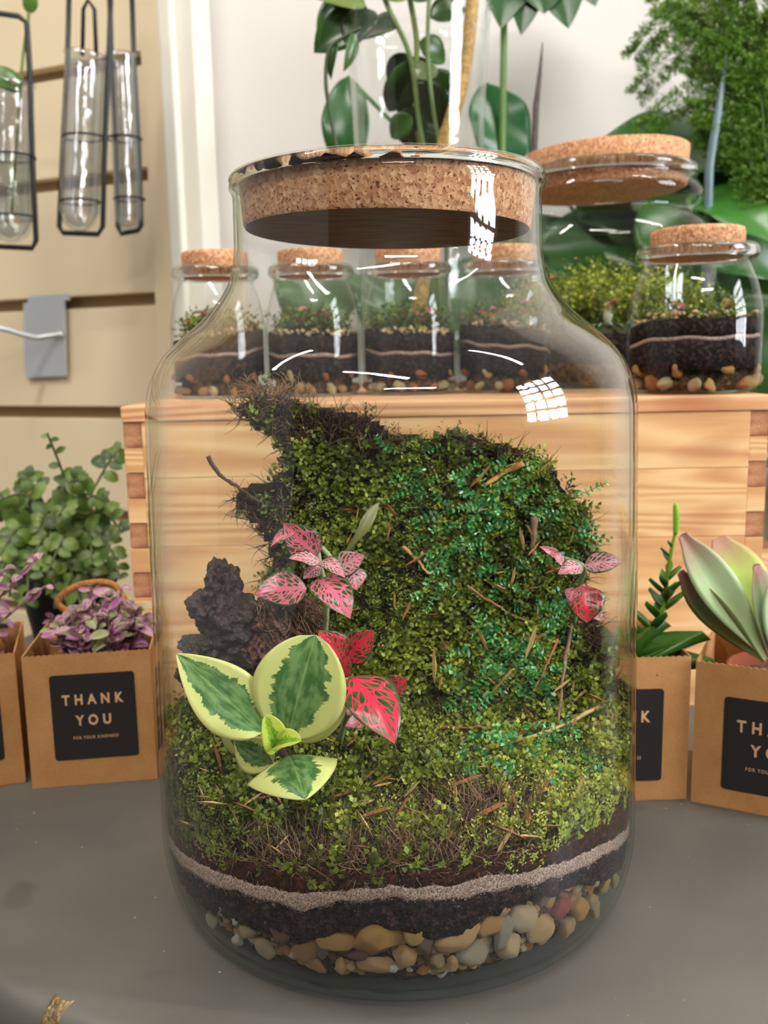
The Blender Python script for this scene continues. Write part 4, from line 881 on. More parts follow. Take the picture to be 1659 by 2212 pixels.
# ================================================================== MAIN TERRARIUM JAR
JX, JY, JR = P(848, 1100, .39).x, .39, .10
ax_tilt = 0.0
def sil_r(xl, xr, py):
    "radius that gives a silhouette between the two columns at this row"
    hw = (xr - xl) / 2; c = ray((xl + xr) / 2, py); k = JY / c[1]; dep = k  # fwd component is 1 per ray
    s = hw * dep / F; ro = s / math.sqrt(1 + (s / JY) ** 2); z = ZC + c[2] * k; return ro, z
rows = [(507, 1175, 470), (507, 1175, 540), (504, 1180, 580), (494, 1190, 615), (472, 1212, 650), (437, 1250, 690), (393, 1300, 728), (352, 1342, 768), (325, 1368, 815), (314, 1379, 865), (315, 1381, 930), (318, 1381, 1000), (325, 1380, 1200), (333, 1378, 1400), (340, 1376, 1600)]
body = [sil_r(*q) for q in rows]
rimr, rimz = sil_r(504, 1176, 398); nk = body[0][0]
prof = [(.0001, .0012), (.070, .0010), (.0865, .0), (.0925, .0013), (.0975, .0058), (.1010, .014), (.1032, .028)]
prof_o = prof + [(body[-1][0], .05)] + body[::-1] + [(nk, rimz - .006), (nk + .0012, rimz - .003), (rimr + .0010, rimz - .0008), (rimr + .0012, rimz + .0008), (rimr - .0002, rimz + .0022), (rimr - .0022, rimz + .0022), (rimr - .0034, rimz + .0006)]
th = .0014
RI = lambda z: None
prof_i = [(.0001, .0050), (.075, .0050), (.0915, .0058), (.0968, .0095), (.1002, .017), (.1020, .029)] + [(body[-1][0] - th, .05)] + [(a - th, b) for a, b in body[::-1]] + [(nk - th, rimz - .004), (rimr - .0034, rimz + .0006)]
jar = empty('terrarium_jar', (JX, JY, 0), 'big clear glass terrarium jar with cork stopper on the grey table', 'jar')
solid('glass_wall', *lathe(smooth_prof(prof_o, 5)[18:], 160, (JX, JY, .0003)), M_GLASS, jar)
solid('inner_wall', *lathe(smooth_prof(prof_i, 5)[15:], 160, (JX, JY, .0003)), M_GLASS, jar)
solid('thick_base', *lathe(smooth_prof(prof_o, 5)[:19], 160, (JX, JY, .0003)), M_BASEGLASS, jar)
solid('base_floor', *lathe(smooth_prof(prof_i, 5)[:16], 128, (JX, JY, .0003)), M_GLASS, jar)
solid('rim', *ring(JX, JY, rimz, rimr - .0010, .0021, .0021, 128), M_RIM, jar)
# cork, tipped a little
ct = P(838, 440, JY)
cr = nk - th - .0006
zc0 = ct.z + .0
Mt = Matrix.Translation((JX - .0, JY, .2875)) @ Matrix.Rotation(R(1.3), 4, 'Y') @ Matrix.Rotation(R(-.6), 4, 'X')
cv, cf = lathe([(cr * .955, -.0085), (cr * .965, -.0075), (cr * .985, .005), (cr * .99, .0092), (cr * .975, .0100), (cr * .6, .0102), (.0001, .0102)], 120)
rc = random.Random(2); cv = [(x * (1 + rc.uniform(-.0025, .0015)), y * (1 + rc.uniform(-.0025, .0015)), z + (rc.uniform(-.0006, .0003) if z > .0085 else 0)) for x, y, z in cv]
ck = solid('cork', *xf((cv, cf), Mt), M_CORK, jar)
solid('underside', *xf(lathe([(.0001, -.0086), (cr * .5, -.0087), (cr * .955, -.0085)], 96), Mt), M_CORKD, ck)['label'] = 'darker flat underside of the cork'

# ---- layers: heights on the inner glass wall read from the photograph, as height by angle
RIN = body[-1][0] - th - .0010
def hit(px, py, rr=RIN):
    "first point where the view through a pixel meets the jar cylinder"
    d = ray(px, py); a_ = d[0] ** 2 + d[1] ** 2; b_ = -2 * (d[0] * JX + d[1] * JY); c_ = JX ** 2 + JY ** 2 - rr ** 2; D_ = b_ * b_ - 4 * a_ * c_
    k = (-b_ - math.sqrt(max(0, D_))) / (2 * a_); return Vector((d[0] * k, d[1] * k, ZC + d[2] * k))
def curve(pts, back):
    an = []
    for px, py in pts:
        h = hit(px, py); an.append((math.atan2(h.y - JY, h.x - JX), h.z))
    an.sort(); A = np.array([q[0] for q in an]); Z = np.array([q[1] for q in an])
    # close smoothly round the back
    A2 = np.concatenate([A, [math.pi * .25 + .0, math.pi * .5, math.pi * .75]]); Z2 = np.concatenate([Z, [back, back, back]])
    A2 = np.mod(A2, 2 * math.pi); o_ = np.argsort(A2); A2, Z2 = A2[o_], Z2[o_]
    A3 = np.concatenate([A2 - 2 * math.pi, A2, A2 + 2 * math.pi]); Z3 = np.concatenate([Z2] * 3)
    return lambda a: float(np.interp(a % (2 * math.pi), A3, Z3))
top_up = curve([(352, 1740), (420, 1822), (560, 1872), (700, 1886), (850, 1892), (1000, 1866), (1150, 1836), (1300, 1776), (1366, 1706)], .062)
sand_t = curve([(350, 1796), (400, 1845), (500, 1892), (600, 1924), (700, 1928), (780, 1918), (850, 1915), (950, 1915), (1050, 1893), (1200, 1866), (1300, 1822), (1366, 1772)], .045)
sand_b = curve([(350, 1818), (400, 1876), (500, 1922), (600, 1952), (660, 1970), (730, 1948), (850, 1938), (950, 1946), (1050, 1928), (1200, 1898), (1300, 1850), (1366, 1796)], .041)
peb_t = curve([(352, 1850), (400, 1925), (470, 1968), (560, 2000), (640, 2030), (700, 2012), (800, 1990), (880, 2002), (940, 2022), (1000, 2000), (1080, 1962), (1150, 1932), (1250, 1905), (1320, 1885), (1366, 1850)], .026)
nz1 = lambda a, s: mnoise.noise(Vector((math.cos(a) * s, math.sin(a) * s, s)))
def rin(z):   # inner radius of glass by height
    pi_ = [(.0055, .0905), (.0095, .0963), (.017, .0997), (.029, .1015), (.05, body[-1][0] - th), (.3, body[-1][0] - th)]
    return float(np.interp(z, [q[0] for q in pi_], [q[1] for q in pi_])) - .0006
def jlayer(name, lo, hi, mat, lab, cat, rough, seed, seg=300, dome=0):
    v = []; f = []; nr_ = 9
    for i in range(seg):
        a = 2 * math.pi * i / seg; l, h = lo(a), hi(a); l = max(l, .0056)
        for j in range(nr_):
            if j < 2: q = (0.03 + .9 * j, l)
            elif j < 7: q = (1.0, l + (h - l) * (j - 2) / 4)
            else: q = ((.6, h + dome) if j == 7 else (.03, h + dome))
            rr = q[0] * (rin(q[1]) - (.0035 if name == 'gravel_layer' else 0)); p = Vector((math.cos(a) * rr, math.sin(a) * rr, q[1])); nn = mnoise.noise(p * 260 + Vector((seed, 0, 0))) * rough
            rr -= abs(nn) if q[0] == 1.0 else 0
            v.append((JX + rr * math.cos(a), JY + rr * math.sin(a), p.z))
    for i in range(seg):
        k = (i + 1) % seg
        for j in range(nr_ - 1): f.append((i * nr_ + j, k * nr_ + j, k * nr_ + j + 1, i * nr_ + j + 1))
    o = solid(name, v, f, mat); meta(o, lab, cat, None, 'stuff')
jit = lambda a, k, m: mnoise.noise(Vector((math.cos(a) * k, math.sin(a) * k, k))) * m
s_t = lambda a: sand_t(a) + jit(a, 14, .0011) + jit(a, 60, .0006); s_b = lambda a: min(sand_b(a) + jit(a, 18, .0014) + jit(a, 70, .0008), s_t(a) - .0012)
p_t = lambda a: min(peb_t(a) + jit(a, 16, .002), s_b(a) - .004)
jlayer('gravel_layer', lambda a: .0056, lambda a: p_t(a) - .002, M_GRAVELBED, 'fine gravel filling between the pebbles in the terrarium jar', 'gravel', .004, 1)
jlayer('charcoal_soil', lambda a: p_t(a) - .0018, s_b, M_SOIL_LO, 'nearly black soil layer under the sand line in the terrarium jar', 'soil', .0012, 2)
jlayer('sand_line', lambda a: s_b(a) + .0001, s_t, M_SAND, 'thin grey sand line running round the terrarium jar', 'sand', .0003, 3)
jlayer('peat_soil', lambda a: s_t(a) + .0001, lambda a: top_up(a) + jit(a, 20, .0015), M_SOIL_UP, 'dark red brown soil above the sand line in the terrarium jar', 'soil', .0010, 4)

def crumbs(name, lo, hi, mat, lab, n, seed, smin, smax, a0=-math.pi - .3, a1=.3):
    rr_ = random.Random(seed); m = MB()
    for k in range(n):
        a = rr_.uniform(a0, a1); z = lo(a) + (hi(a) - lo(a)) * rr_.random(); s = rr_.uniform(smin, smax); q = rin(z) - s * .7; c = Vector((JX + q * math.cos(a), JY + q * math.sin(a), z))
        ro = Matrix.Rotation(rr_.uniform(0, 6), 3, Vector((rr_.random(), rr_.random(), rr_.random() + .1)).normalized())
        vv = [Vector(p) * s * rr_.uniform(.6, 1.2) for p in ((1, 0, 0), (0, 1, 0), (-1, 0, 0), (0, -1, 0), (0, 0, 1), (0, 0, -1))]
        m.add([c + ro @ p for p in vv], [(0, 1, 4), (1, 2, 4), (2, 3, 4), (3, 0, 4), (1, 0, 5), (2, 1, 5), (3, 2, 5), (0, 3, 5)])
    o = solid(name, m.v, m.f, mat, None, False); meta(o, lab, 'soil', None, 'stuff')
crumbs('soil_crumbs', lambda a: p_t(a) - .001, s_b, M_SOIL_LO, 'crumbs of black soil pressed to the glass under the sand line', 4200, 5, .0004, .0012)
crumbs('peat_crumbs', s_t, lambda a: top_up(a), M_SOIL_UP, 'crumbs of red brown peat pressed to the glass above the sand line', 3000, 6, .0003, .0010)
crumbs('sand_grains', lambda a: s_b(a) - .0006, lambda a: s_t(a) + .0006, M_SAND, 'coarse grey sand grains pressed to the glass along the sand line', 4500, 8, .00018, .0004)
# ---- pebbles against the glass
def place_pebble(px, py, wpx, hpx, col, rot, lab=None, inset=0.0, i=None):
    h = hit(px, py); h.z = max(h.z, .0055); sx = wpx * .5 * h.y / F * 1.1; sz = hpx * .5 * h.y / F * 1.15; sy = min(sx, sz) * .8
    z = max(h.z, .0057 + sz * .75); rr = rin(z) - sy * .85 - inset; 
    a = math.atan2(h.y - JY, h.x - JX); c = Vector((JX + rr * math.cos(a), JY + rr * math.sin(a), z))
    rz = a + math.pi / 2
    M = Matrix.Translation(c) @ Matrix.Rotation(rz, 4, 'Z') @ Matrix.Rotation(R(-rot), 4, 'Y') @ Matrix.Diagonal((sx * 1.18, sy * 1.1, sz * 1.18, 1)) @ Matrix.Rotation((px * .7) % 6, 4, 'Y')
    M = Matrix.Translation(c) @ Matrix.Rotation(rz, 4, 'Z') @ Matrix.Rotation(R(-rot), 4, 'Y') @ Matrix.Diagonal((sx * 1.18, sy * 1.1, sz * 1.18, 1)) @ Matrix.Rotation(int(px) % 4 * 1.57, 4, 'Y')
    o = obj('pebble', PEB[(i if i is not None else int(px)) % 9], None, M, col)
    if lab: meta(o, lab, 'pebble', 'pebbles in the terrarium jar')
    else:
        reg = 'left curve' if px < 560 else 'left front' if px < 760 else 'middle' if px < 960 else 'right front' if px < 1160 else 'right curve'
        meta(o, '%s %s pebble in the gravel, %s of the big jar' % ('tiny' if wpx < 20 else 'small', GNAME.get(col, 'tan'), reg), 'pebble', 'small pebbles at the %s of the terrarium jar' % reg)
    return c
hero = [(813, 2036, 112, 84, srgb(204, 158, 78), 10, 'biggest golden pebble, front middle of the terrarium jar bottom'), (722, 2040, 78, 38, srgb(206, 160, 92), 5, 'flat golden pebble just left of the biggest golden one'),
        (600, 2022, 78, 52, srgb(116, 84, 60), -10, 'round dark brown pebble at front left, under the black soil'), (655, 2062, 66, 44, srgb(170, 130, 84), 25, 'tan pebble tilted up, below the dark brown pebble'), (810, 2094, 76, 34, srgb(196, 158, 110), 0, 'cream tan pebble lying below the biggest golden one'),
        (876, 2074, 54, 46, srgb(206, 168, 118), 30, 'knobbly light tan pebble right below the biggest golden one'), (673, 2096, 54, 28, srgb(176, 130, 76), -20, 'orange tan pebble at the glass bottom, left'), (732, 2096, 22, 34, srgb(204, 160, 96), 0, 'tiny upright tan pebble between two flat ones'),
        (495, 2042, 28, 24, srgb(226, 222, 208), -20, 'small white pebble at far left of the jar bottom'), (503, 1992, 20, 24, srgb(206, 210, 204), 0, 'small pale grey pebble touching the black soil, left'), (440, 1995, 34, 28, srgb(190, 180, 156), 0, 'pale pebble at the left curve of the glass'),
        (1000, 2034, 120, 52, srgb(218, 178, 118), 22, 'long golden cream pebble slanting up, right of middle'), (1064, 2004, 60, 44, srgb(206, 160, 100), 40, 'tan pebble above the end of the long slanting one'), (1138, 1990, 64, 56, srgb(216, 194, 158), -30, 'angular cream pebble pointing right under the soil'),
        (1090, 2026, 44, 76, srgb(172, 166, 146), -15, 'upright grey wedge pebble between cream ones'), (1035, 2066, 84, 56, srgb(188, 172, 148), 10, 'speckled grey cream pebble under the long slanting one'), (1112, 2052, 60, 58, srgb(222, 196, 152), 20, 'broad cream pebble under the grey wedge'),
        (1223, 1966, 60, 42, srgb(168, 70, 66), -15, 'brick red pebble at the right of the jar'), (1183, 2018, 66, 52, srgb(214, 178, 118), 25, 'golden cream pebble below the brick red one'), (898, 2024, 48, 42, srgb(208, 168, 82), 30, 'small golden pebble right of the biggest one'),
        (920, 2048, 40, 48, srgb(116, 92, 74), 10, 'brown pebble with pale fleck right of the knobbly one'), (948, 2085, 28, 32, srgb(168, 144, 104), 0, 'round translucent tan pebble near the glass bottom'), (981, 2092, 24, 32, srgb(206, 166, 108), 0, 'small tan pebble like a tooth at the bottom'),
        (1266, 1975, 56, 46, srgb(206, 154, 82), -20, 'orange pebble right beside the brick red one'), (1320, 1918, 36, 40, srgb(210, 176, 110), 0, 'golden pebble high at the right curve of the glass'), (1090, 1970, 36, 20, srgb(206, 172, 120), 10, 'small flat tan pebble touching the black soil, right'),
        (1290, 1908, 22, 18, srgb(200, 176, 130), 0, 'tiny tan pebble in the soil at far right'), (1245, 2010, 52, 38, srgb(196, 166, 118), 30, 'tan pebble low at the right under the orange one'), (560, 2060, 48, 34, srgb(178, 158, 128), -20, 'grey tan pebble low at the left under the brown one'),
        (520, 2020, 44, 36, srgb(186, 164, 124), -30, 'tan pebble between the white one and brown one'), (470, 1965, 36, 30, srgb(166, 152, 128), -40, 'dull tan pebble below the soil at left'), (845, 2100, 26, 18, srgb(232, 230, 224), -20, 'tiny bright white pebble below the knobbly one'),
        (1290, 1955, 38, 30, srgb(190, 160, 112), -20, None), (1315, 1975, 40, 34, srgb(206, 172, 116), -30, None), (1345, 1905, 28, 36, srgb(200, 180, 130), 0, None), (770, 2070, 40, 22, srgb(96, 60, 46), 0, 'dark red brown pebble under the flat golden one'), (690, 2060, 34, 40, srgb(110, 100, 96), 0, None)]
for i, (px, py, w_, h_, c_, ro, lb) in enumerate(hero): place_pebble(px, py, w_, h_, c_, ro, lb, i=i)
r = random.Random(77)
for k in range(230):
    px = r.uniform(368, 1360); t_ = (px - 860) / 510; base_y = 1830 + 305 * math.sqrt(max(0, 1 - t_ * t_)); topy = np.interp(px, [352, 400, 470, 560, 640, 700, 800, 880, 940, 1000, 1080, 1150, 1250, 1320, 1366], [1850, 1925, 1968, 2000, 2030, 2012, 1990, 2002, 2022, 2000, 1962, 1932, 1905, 1885, 1850])
    py = r.uniform(topy + 6, max(topy + 12, base_y)); s = r.uniform(10, 34)
    place_pebble(px, py, s * 1.2, s * .9, r.choice(GOLD), r.uniform(-40, 40), i=r.randrange(9), inset=.0035)

# ================================================================== MOSS BANK
POLY = [(505, 880), (560, 850), (640, 868), (720, 888), (800, 905), (850, 940), (930, 952), (985, 935), (1060, 958), (1110, 968), (1160, 985), (1200, 1010), (1225, 1060), (1270, 1120), (1280, 1200), (1262, 1260), (1290, 1320), (1310, 1400), (1340, 1470), (1368, 1520), (1368, 1712),
        (1300, 1782), (1150, 1842), (1000, 1872), (850, 1898), (700, 1892), (560, 1878), (420, 1828), (350, 1745), (352, 1560), (400, 1535), (450, 1470), (540, 1430), (585, 1330), (580, 1200), (555, 1140), (510, 1110), (500, 1062), (560, 1058), (618, 1012), (600, 955), (545, 930), (515, 905)]
def clampjar(V):
    V = np.asarray(V, dtype=float).copy(); z = V[:, 2]; rm = np.interp(z, [.0, .0055, .0095, .017, .029, .05, .3], [.0895, .0905, .0963, .0997, .1015, body[-1][0] - th, body[-1][0] - th]) - .0006
    r_ = np.hypot(V[:, 0] - JX, V[:, 1] - JY); k = np.where(r_ > rm, rm / np.maximum(r_, 1e-6), 1.0); V[:, 0] = JX + (V[:, 0] - JX) * k; V[:, 1] = JY + (V[:, 1] - JY) * k; return V
def inside(x, y):
    c = False; n = len(POLY); j = n - 1
    for i in range(n):
        xi, yi = POLY[i]; xj, yj = POLY[j]
        if (yi > y) != (yj > y) and x < (xj - xi) * (y - yi) / (yj - yi) + xi: c = not c
        j = i
    return c
PROF = [(850, .432), (950, .424), (1050, .416), (1200, .408), (1350, .400), (1450, .392), (1550, .380), (1650, .358), (1750, .336), (1830, .316), (1900, .300)]
def ysurf(px, py, noise_=True):
    Y = float(np.interp(py, [q[0] for q in PROF], [q[1] for q in PROF]))
    # left of the slab the ground lies lower and further forward
    if px < 620 and py > 1400: Y -= .012 * min(1, (620 - px) / 150) * min(1, (py - 1400) / 80)
    if noise_:
        q = Vector((px / 90, py / 90, 3.3)); Y += .007 * mnoise.noise(q) + .004 * mnoise.noise(q * 2.7)
        if py < 1500: Y -= .006 * math.cos((px - 950) / 330)
    h = hit(px, py, body[-1][0] - .004)
    if py > 1600:      # never sink under the peat: stay above its top plane
        hz_ = top_up(math.atan2(h.y - JY, h.x - JX)) + .0012; d = ray(px, py)
        if d[2] < 0: Y = min(Y, (hz_ - ZC) / d[2] * d[1])
    return max(Y, h.y + .0012)
step = 10; grid = {}; V = []
for iy in range(840, 1905, step):
    for ix in range(340, 1376, step):
        if inside(ix, iy): grid[(ix, iy)] = len(V); V.append(tuple(P(ix, iy, ysurf(ix, iy) + .002)))
nfr = len(V); Fc = []; cells = set()
for (x, y) in grid:
    if all(k in grid for k in ((x + step, y), (x, y + step), (x + step, y + step))):
        cells.add((x, y)); Fc.append((grid[(x, y)], grid[(x, y + step)], grid[(x + step, y + step)], grid[(x + step, y)]))
for k in range(nfr):                                        # the back skin, a few centimetres behind, kept inside the glass
    x, y, z = V[k]; thick = .018 + .012 * max(0, min(1, (.16 - z) / .08)) * 2; lim = JY + math.sqrt(max(1e-6, .092 ** 2 - min(abs(x - JX), .0919) ** 2)); V.append((x, max(y + .004, min(y + thick, lim)), z + .001))
Fb = [tuple(i + nfr for i in reversed(q)) for q in Fc]; Fs = []
from collections import Counter
ec = Counter(); 
for q in Fc:
    for i in range(4): ec[(q[i], q[(i + 1) % 4])] += 1
for (a, b) in list(ec):
    if (b, a) not in ec: Fs.append((b, a, a + nfr, b + nfr))
o = solid('bark_bank', V, Fc + Fb + Fs, M_CORE); meta(o, 'dark earthy bark slab under the moss, rising at the back of the terrarium', 'bark')
# scatter
g = np.random.default_rng(12); S = {'moss': ([], [], [], []), 'fib': ([], [], [], [])}
def normal_at(px, py):
    a = P(px - 6, py, ysurf(px - 6, py)); b = P(px + 6, py, ysurf(px + 6, py)); c = P(px, py - 6, ysurf(px, py - 6)); d = P(px, py + 6, ysurf(px, py + 6))
    n = (b - a).cross(c - d); n = n.normalized(); n.z += .35; return tuple(n.normalized())
def brown(px, py):
    "how earthy the bank is here: rooty top-left arm, left arm, bare patches"
    b = 0.0
    b = max(b, 1.15 - max(0, (py - (905 + (px - 500) * .13)) / 60)) if px < 880 else b
    b = max(b, 1.1 - max(0, (px - 600) / 60)) if 1000 < py < 1320 and px < 700 else b
    if py < 990 and 970 < px < 1130: b = max(b, .7)
    d = math.hypot((px - 1000) / 190, (py - 1755) / 75); b = max(b, 1.35 - d)
    d = math.hypot((px - 880) / 300, (py - 1865) / 60); b = max(b, 1.45 - d)
    d = math.hypot((px - 650) / 190, (py - 1840) / 60); b = max(b, 1.25 - d)
    d = math.hypot((px - 940) / 30, (py - 1430) / 140); b = max(b, .8 - d)
    if px > 1235 and 1050 < py < 1480: b = max(b, min(1, (px - 1225) / 45))
    d = math.hypot((px - 560) / 120, (py - 1480) / 60); b = max(b, 1.1 - d)
    return min(1, b)
N = 0
while N < 11000:
    px = g.uniform(340, 1374); py = g.uniform(845, 1900)
    if not inside(px, py): continue
    N += 1
    b = brown(px, py) + .75 * mnoise.noise(Vector((px / 45, py / 45, 0)))
    Y = ysurf(px, py); p = P(px, py, Y); n_ = normal_at(px, py); patch = mnoise.noise(Vector((px / 70, py / 70, 9)))
    if g.random() < b * .93 + .05:
        q = S['fib']; q[0].append(tuple(p)); q[1].append(n_); q[2].append(g.uniform(.006, .015)); q[3].append(np.clip(.35 + (.2 if py > 1500 else 0) + .35 * patch + g.normal(0, .25), 0, 1))
        if len(q[0]) and g.random() < .7: q[0].append(tuple(p)); q[1].append((n_[0] * .3 + g.normal(0, .6), n_[1], n_[2] * .2 + g.normal(0, .6))); q[2].append(g.uniform(.006, .014)); q[3].append(np.clip(.4 + (.25 if py > 1500 else 0) + g.normal(0, .3), 0, 1))
    else:
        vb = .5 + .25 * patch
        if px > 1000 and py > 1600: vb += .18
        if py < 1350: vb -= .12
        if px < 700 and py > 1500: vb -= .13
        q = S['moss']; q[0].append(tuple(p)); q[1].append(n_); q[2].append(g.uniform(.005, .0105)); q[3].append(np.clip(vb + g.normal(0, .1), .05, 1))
for k in range(420):
    px, py = g.normal(585, 38), g.normal(868, 22); p = P(px, py, ysurf(min(max(px, 520), 660), 880) + g.uniform(-.003, .01)); q = S['fib']; q[0].append(tuple(p)); q[1].append((g.normal(-.2, .6), g.normal(-.2, .4), g.normal(.5, .5))); q[2].append(g.uniform(.004, .010)); q[3].append(np.clip(.8 + g.normal(0, .15), 0, 1))
for k in range(380):
    px, py = g.uniform(555, 690), g.uniform(1275, 1395); p = P(px, py + (px - 620) * .3, .362 + g.uniform(-.001, .002)); q = S['fib']; q[0].append(tuple(p)); q[1].append((.9, -.5, -.9)); q[2].append(g.uniform(.006, .012)); q[3].append(np.clip(.55 + g.normal(0, .2), 0, 1))
# moss and roots on the back of the slab too
for k in range(1500):
    px = g.uniform(560, 1280); py = g.uniform(950, 1500)
    if not inside(px, py): continue
    p = P(px, py, ysurf(px, py) + .02); q = S['moss'] if k % 2 else S['fib']; q[0].append(tuple(p)); q[1].append((0, 1, .3)); q[2].append(.009); q[3].append(.3)
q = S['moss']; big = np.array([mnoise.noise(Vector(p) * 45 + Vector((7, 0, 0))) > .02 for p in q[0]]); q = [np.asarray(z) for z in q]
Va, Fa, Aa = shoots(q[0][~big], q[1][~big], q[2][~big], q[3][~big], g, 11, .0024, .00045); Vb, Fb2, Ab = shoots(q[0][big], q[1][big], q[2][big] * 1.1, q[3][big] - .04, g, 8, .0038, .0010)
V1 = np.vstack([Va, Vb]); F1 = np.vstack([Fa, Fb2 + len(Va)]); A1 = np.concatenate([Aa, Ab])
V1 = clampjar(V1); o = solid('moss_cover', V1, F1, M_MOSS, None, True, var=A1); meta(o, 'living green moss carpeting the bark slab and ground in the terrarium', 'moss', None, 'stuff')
q = S['fib']; V1, F1, A1 = fibres(q[0], q[1], q[2], q[3], g, .00028, 4, 1.0)
V1 = clampjar(V1); o = solid('root_fibres', V1, F1, M_FIBRE, None, True, var=A1); meta(o, 'tangled brown root fibres on the bark slab in the terrarium', 'roots', None, 'stuff')

# ---- glossy blue-green clubmoss sprigs
g = np.random.default_rng(44); r = random.Random(44)
def sprig(p, d, L, nrm, parent):
    n = max(5, int(L / .0021)); pts = []; q = Vector(p); dd = Vector(d).normalized(); cv_ = Vector((r.uniform(-1, 1), r.uniform(-.5, .5), r.uniform(-1, .6))) * 2.2
    for i in range(n + 1): pts.append(tuple(q)); q = q + dd * (L / n); dd = (dd + cv_ / n).normalized()
    m = MB(); m.add(*tube(pts, [.00018] * len(pts), 4), .5); N_ = Vector(nrm)
    for i in range(1, n + 1):
        q = Vector(pts[i]); dd = (Vector(pts[i]) - Vector(pts[i - 1])).normalized(); ll = .0031 * (1 - .4 * i / n) * r.uniform(.75, 1.2)
        for s in (-1, 1):
            N2 = (N_ + Vector((r.uniform(-.5, .5), r.uniform(-.5, .5), r.uniform(-.5, .5)))).normalized(); side = dd.cross(N2).normalized()
            u = (side * s + dd * r.uniform(.1, .6) + N2 * r.uniform(-.2, .4)).normalized(); wv = u.cross(N2).normalized() * ll * .24
            m.add([q, q + u * ll * .35 + wv, q + u * ll * .75 + wv * .8, q + u * ll, q + u * ll * .75 - wv * .8, q + u * ll * .35 - wv], [(0, 1, 2, 3), (0, 3, 4, 5)], min(1, max(0, .35 + .4 * i / n + r.uniform(-.3, .3))))
    solid('sprig', clampjar(m.v), m.f, M_SELAG, parent, False, var=m.var)
clumps = [('high on the slab, left of its middle', [(880, 1020, 50), (900, 1050, 40)]), ('near the top of the slab, centre', [(990, 1060, 45), (1020, 1100, 40)]), ('high on the slab at the right, below the root loop', [(1100, 1000, 30), (1110, 1060, 30)]),
          ('middle of the slab, right of the bright tuft', [(1080, 1110, 50), (1080, 1120, 35)]), ('centre of the slab, hanging', [(1000, 1190, 60), (1010, 1170, 40), (960, 1230, 40)]), ('just under the centre of the slab', [(1060, 1230, 60)]), ('at the right rim of the slab', [(1200, 1090, 40), (1230, 1150, 30), (1190, 1200, 40)]),
          ('on the left of the slab centre, lone trailing', [(930, 1160, 25), (935, 1240, 30)]), ('foot of the slab, largest and densest', [(1050, 1440, 70), (1110, 1470, 60), (1060, 1390, 50), (1030, 1490, 40)]), ('between the slab foot and the pale pink plant', [(1180, 1340, 45), (1210, 1300, 40), (1140, 1330, 40)]),
          ('beside the upright twig', [(1140, 1400, 55), (1190, 1450, 40)]), ('below the slab foot, right of middle', [(1100, 1540, 60)]), ('low in the right foreground, middle part', [(1040, 1620, 60), (1100, 1630, 70), (1010, 1640, 50)]), ('low in the right foreground, nearest the right glass', [(1200, 1620, 45), (1250, 1660, 35), (1230, 1600, 35)])]
for lab, cent in clumps:
    e = empty('clubmoss', P(cent[0][0], cent[0][1], ysurf(cent[0][0], cent[0][1]) - .004), 'glossy blue green clubmoss ' + lab, 'plant', 'clubmoss clumps in the terrarium jar')
    for (cx_, cy_, sp_) in cent:
        for k in range(int(sp_ * .17)):
            px, py = cx_ + r.gauss(0, sp_ * .5), cy_ + r.gauss(0, sp_ * .5)
            if not inside(px, py): continue
            n_ = Vector(normal_at(px, py)); p = P(px, py, ysurf(px, py) - .005); a = r.uniform(0, 6.28)
            sprig(p, (math.cos(a), -.35, math.sin(a)), r.uniform(.008, .017), (n_ + Vector((0, -1.2, .3))).normalized(), e)
# ---- fallen needles and chips of bark
nm = mdata('needle', *(lambda m: (m.v, m.f))(MB().add([(-.5, 0, 0), (-.3, .09, .05), (.3, .08, .06), (.5, 0, .02), (.3, -.08, .0), (-.3, -.09, 0), (0, 0, -.05)], [(0, 1, 2, 3), (0, 3, 4, 5), (0, 6, 1), (1, 6, 2), (2, 6, 3), (3, 6, 4), (4, 6, 5), (5, 6, 0)])), M_STRAW, False)
spots = [(890, 1710), (870, 1748), (810, 1760), (790, 1785), (985, 1715), (1060, 1755), (905, 1760), (960, 1395), (880, 1320), (930, 1330), (1130, 1165), (1110, 1250), (1040, 1030), (900, 1210), (780, 1690), (740, 1720), (1160, 1830), (1100, 1800), (470, 1640), (440, 1745), (400, 1790), (1250, 1510), (1290, 1510), (1150, 1390), (1080, 1270), (940, 1440), (600, 1730), (1240, 1580), (1180, 1700), (1010, 1690)]
for k in range(190):
    px, py = spots[k] if k < len(spots) else (g.uniform(400, 1340), g.uniform(1000, 1860))
    if not inside(px, py) or (k >= len(spots) and px < 700 and py < 1600): continue
    L = r.uniform(.009, .016) if k < len(spots) else r.uniform(.004, .011); p = P(px, py, ysurf(px, py) - .0105 - (.0015 if k < 30 else 0)); p = Vector(clampjar([tuple(p)])[0]); p.y += .0015; a = r.uniform(0, 3.14)
    M = Matrix.Translation(p) @ Matrix.Rotation(a, 4, Vector((0, -1, .35)).normalized()) @ Matrix.Rotation(R(-15), 4, 'X') @ Matrix.Diagonal((L, L * 1.25, L, 1))
    wn_, cc = r.choice([('bright tan', srgb(232, 180, 110)), ('orange brown', srgb(210, 150, 86)), ('pale straw', srgb(240, 202, 146)), ('brown', srgb(182, 122, 78))]); o = obj('dry_needle', nm, None, M, cc); wn_ = ('long ' if L > .0095 else 'short ') + wn_
    reg = ('high on the mossy slab' if py < 1200 else 'on the middle of the mossy slab' if py < 1400 else 'on the moss at the slab foot') if py < 1560 else ('on the left foreground moss' if px < 620 else 'on the bare patch front middle' if px < 1000 else 'on the right foreground moss')
    meta(o, wn_ + ' dry needle ' + reg, 'needle', 'dry needles ' + reg)
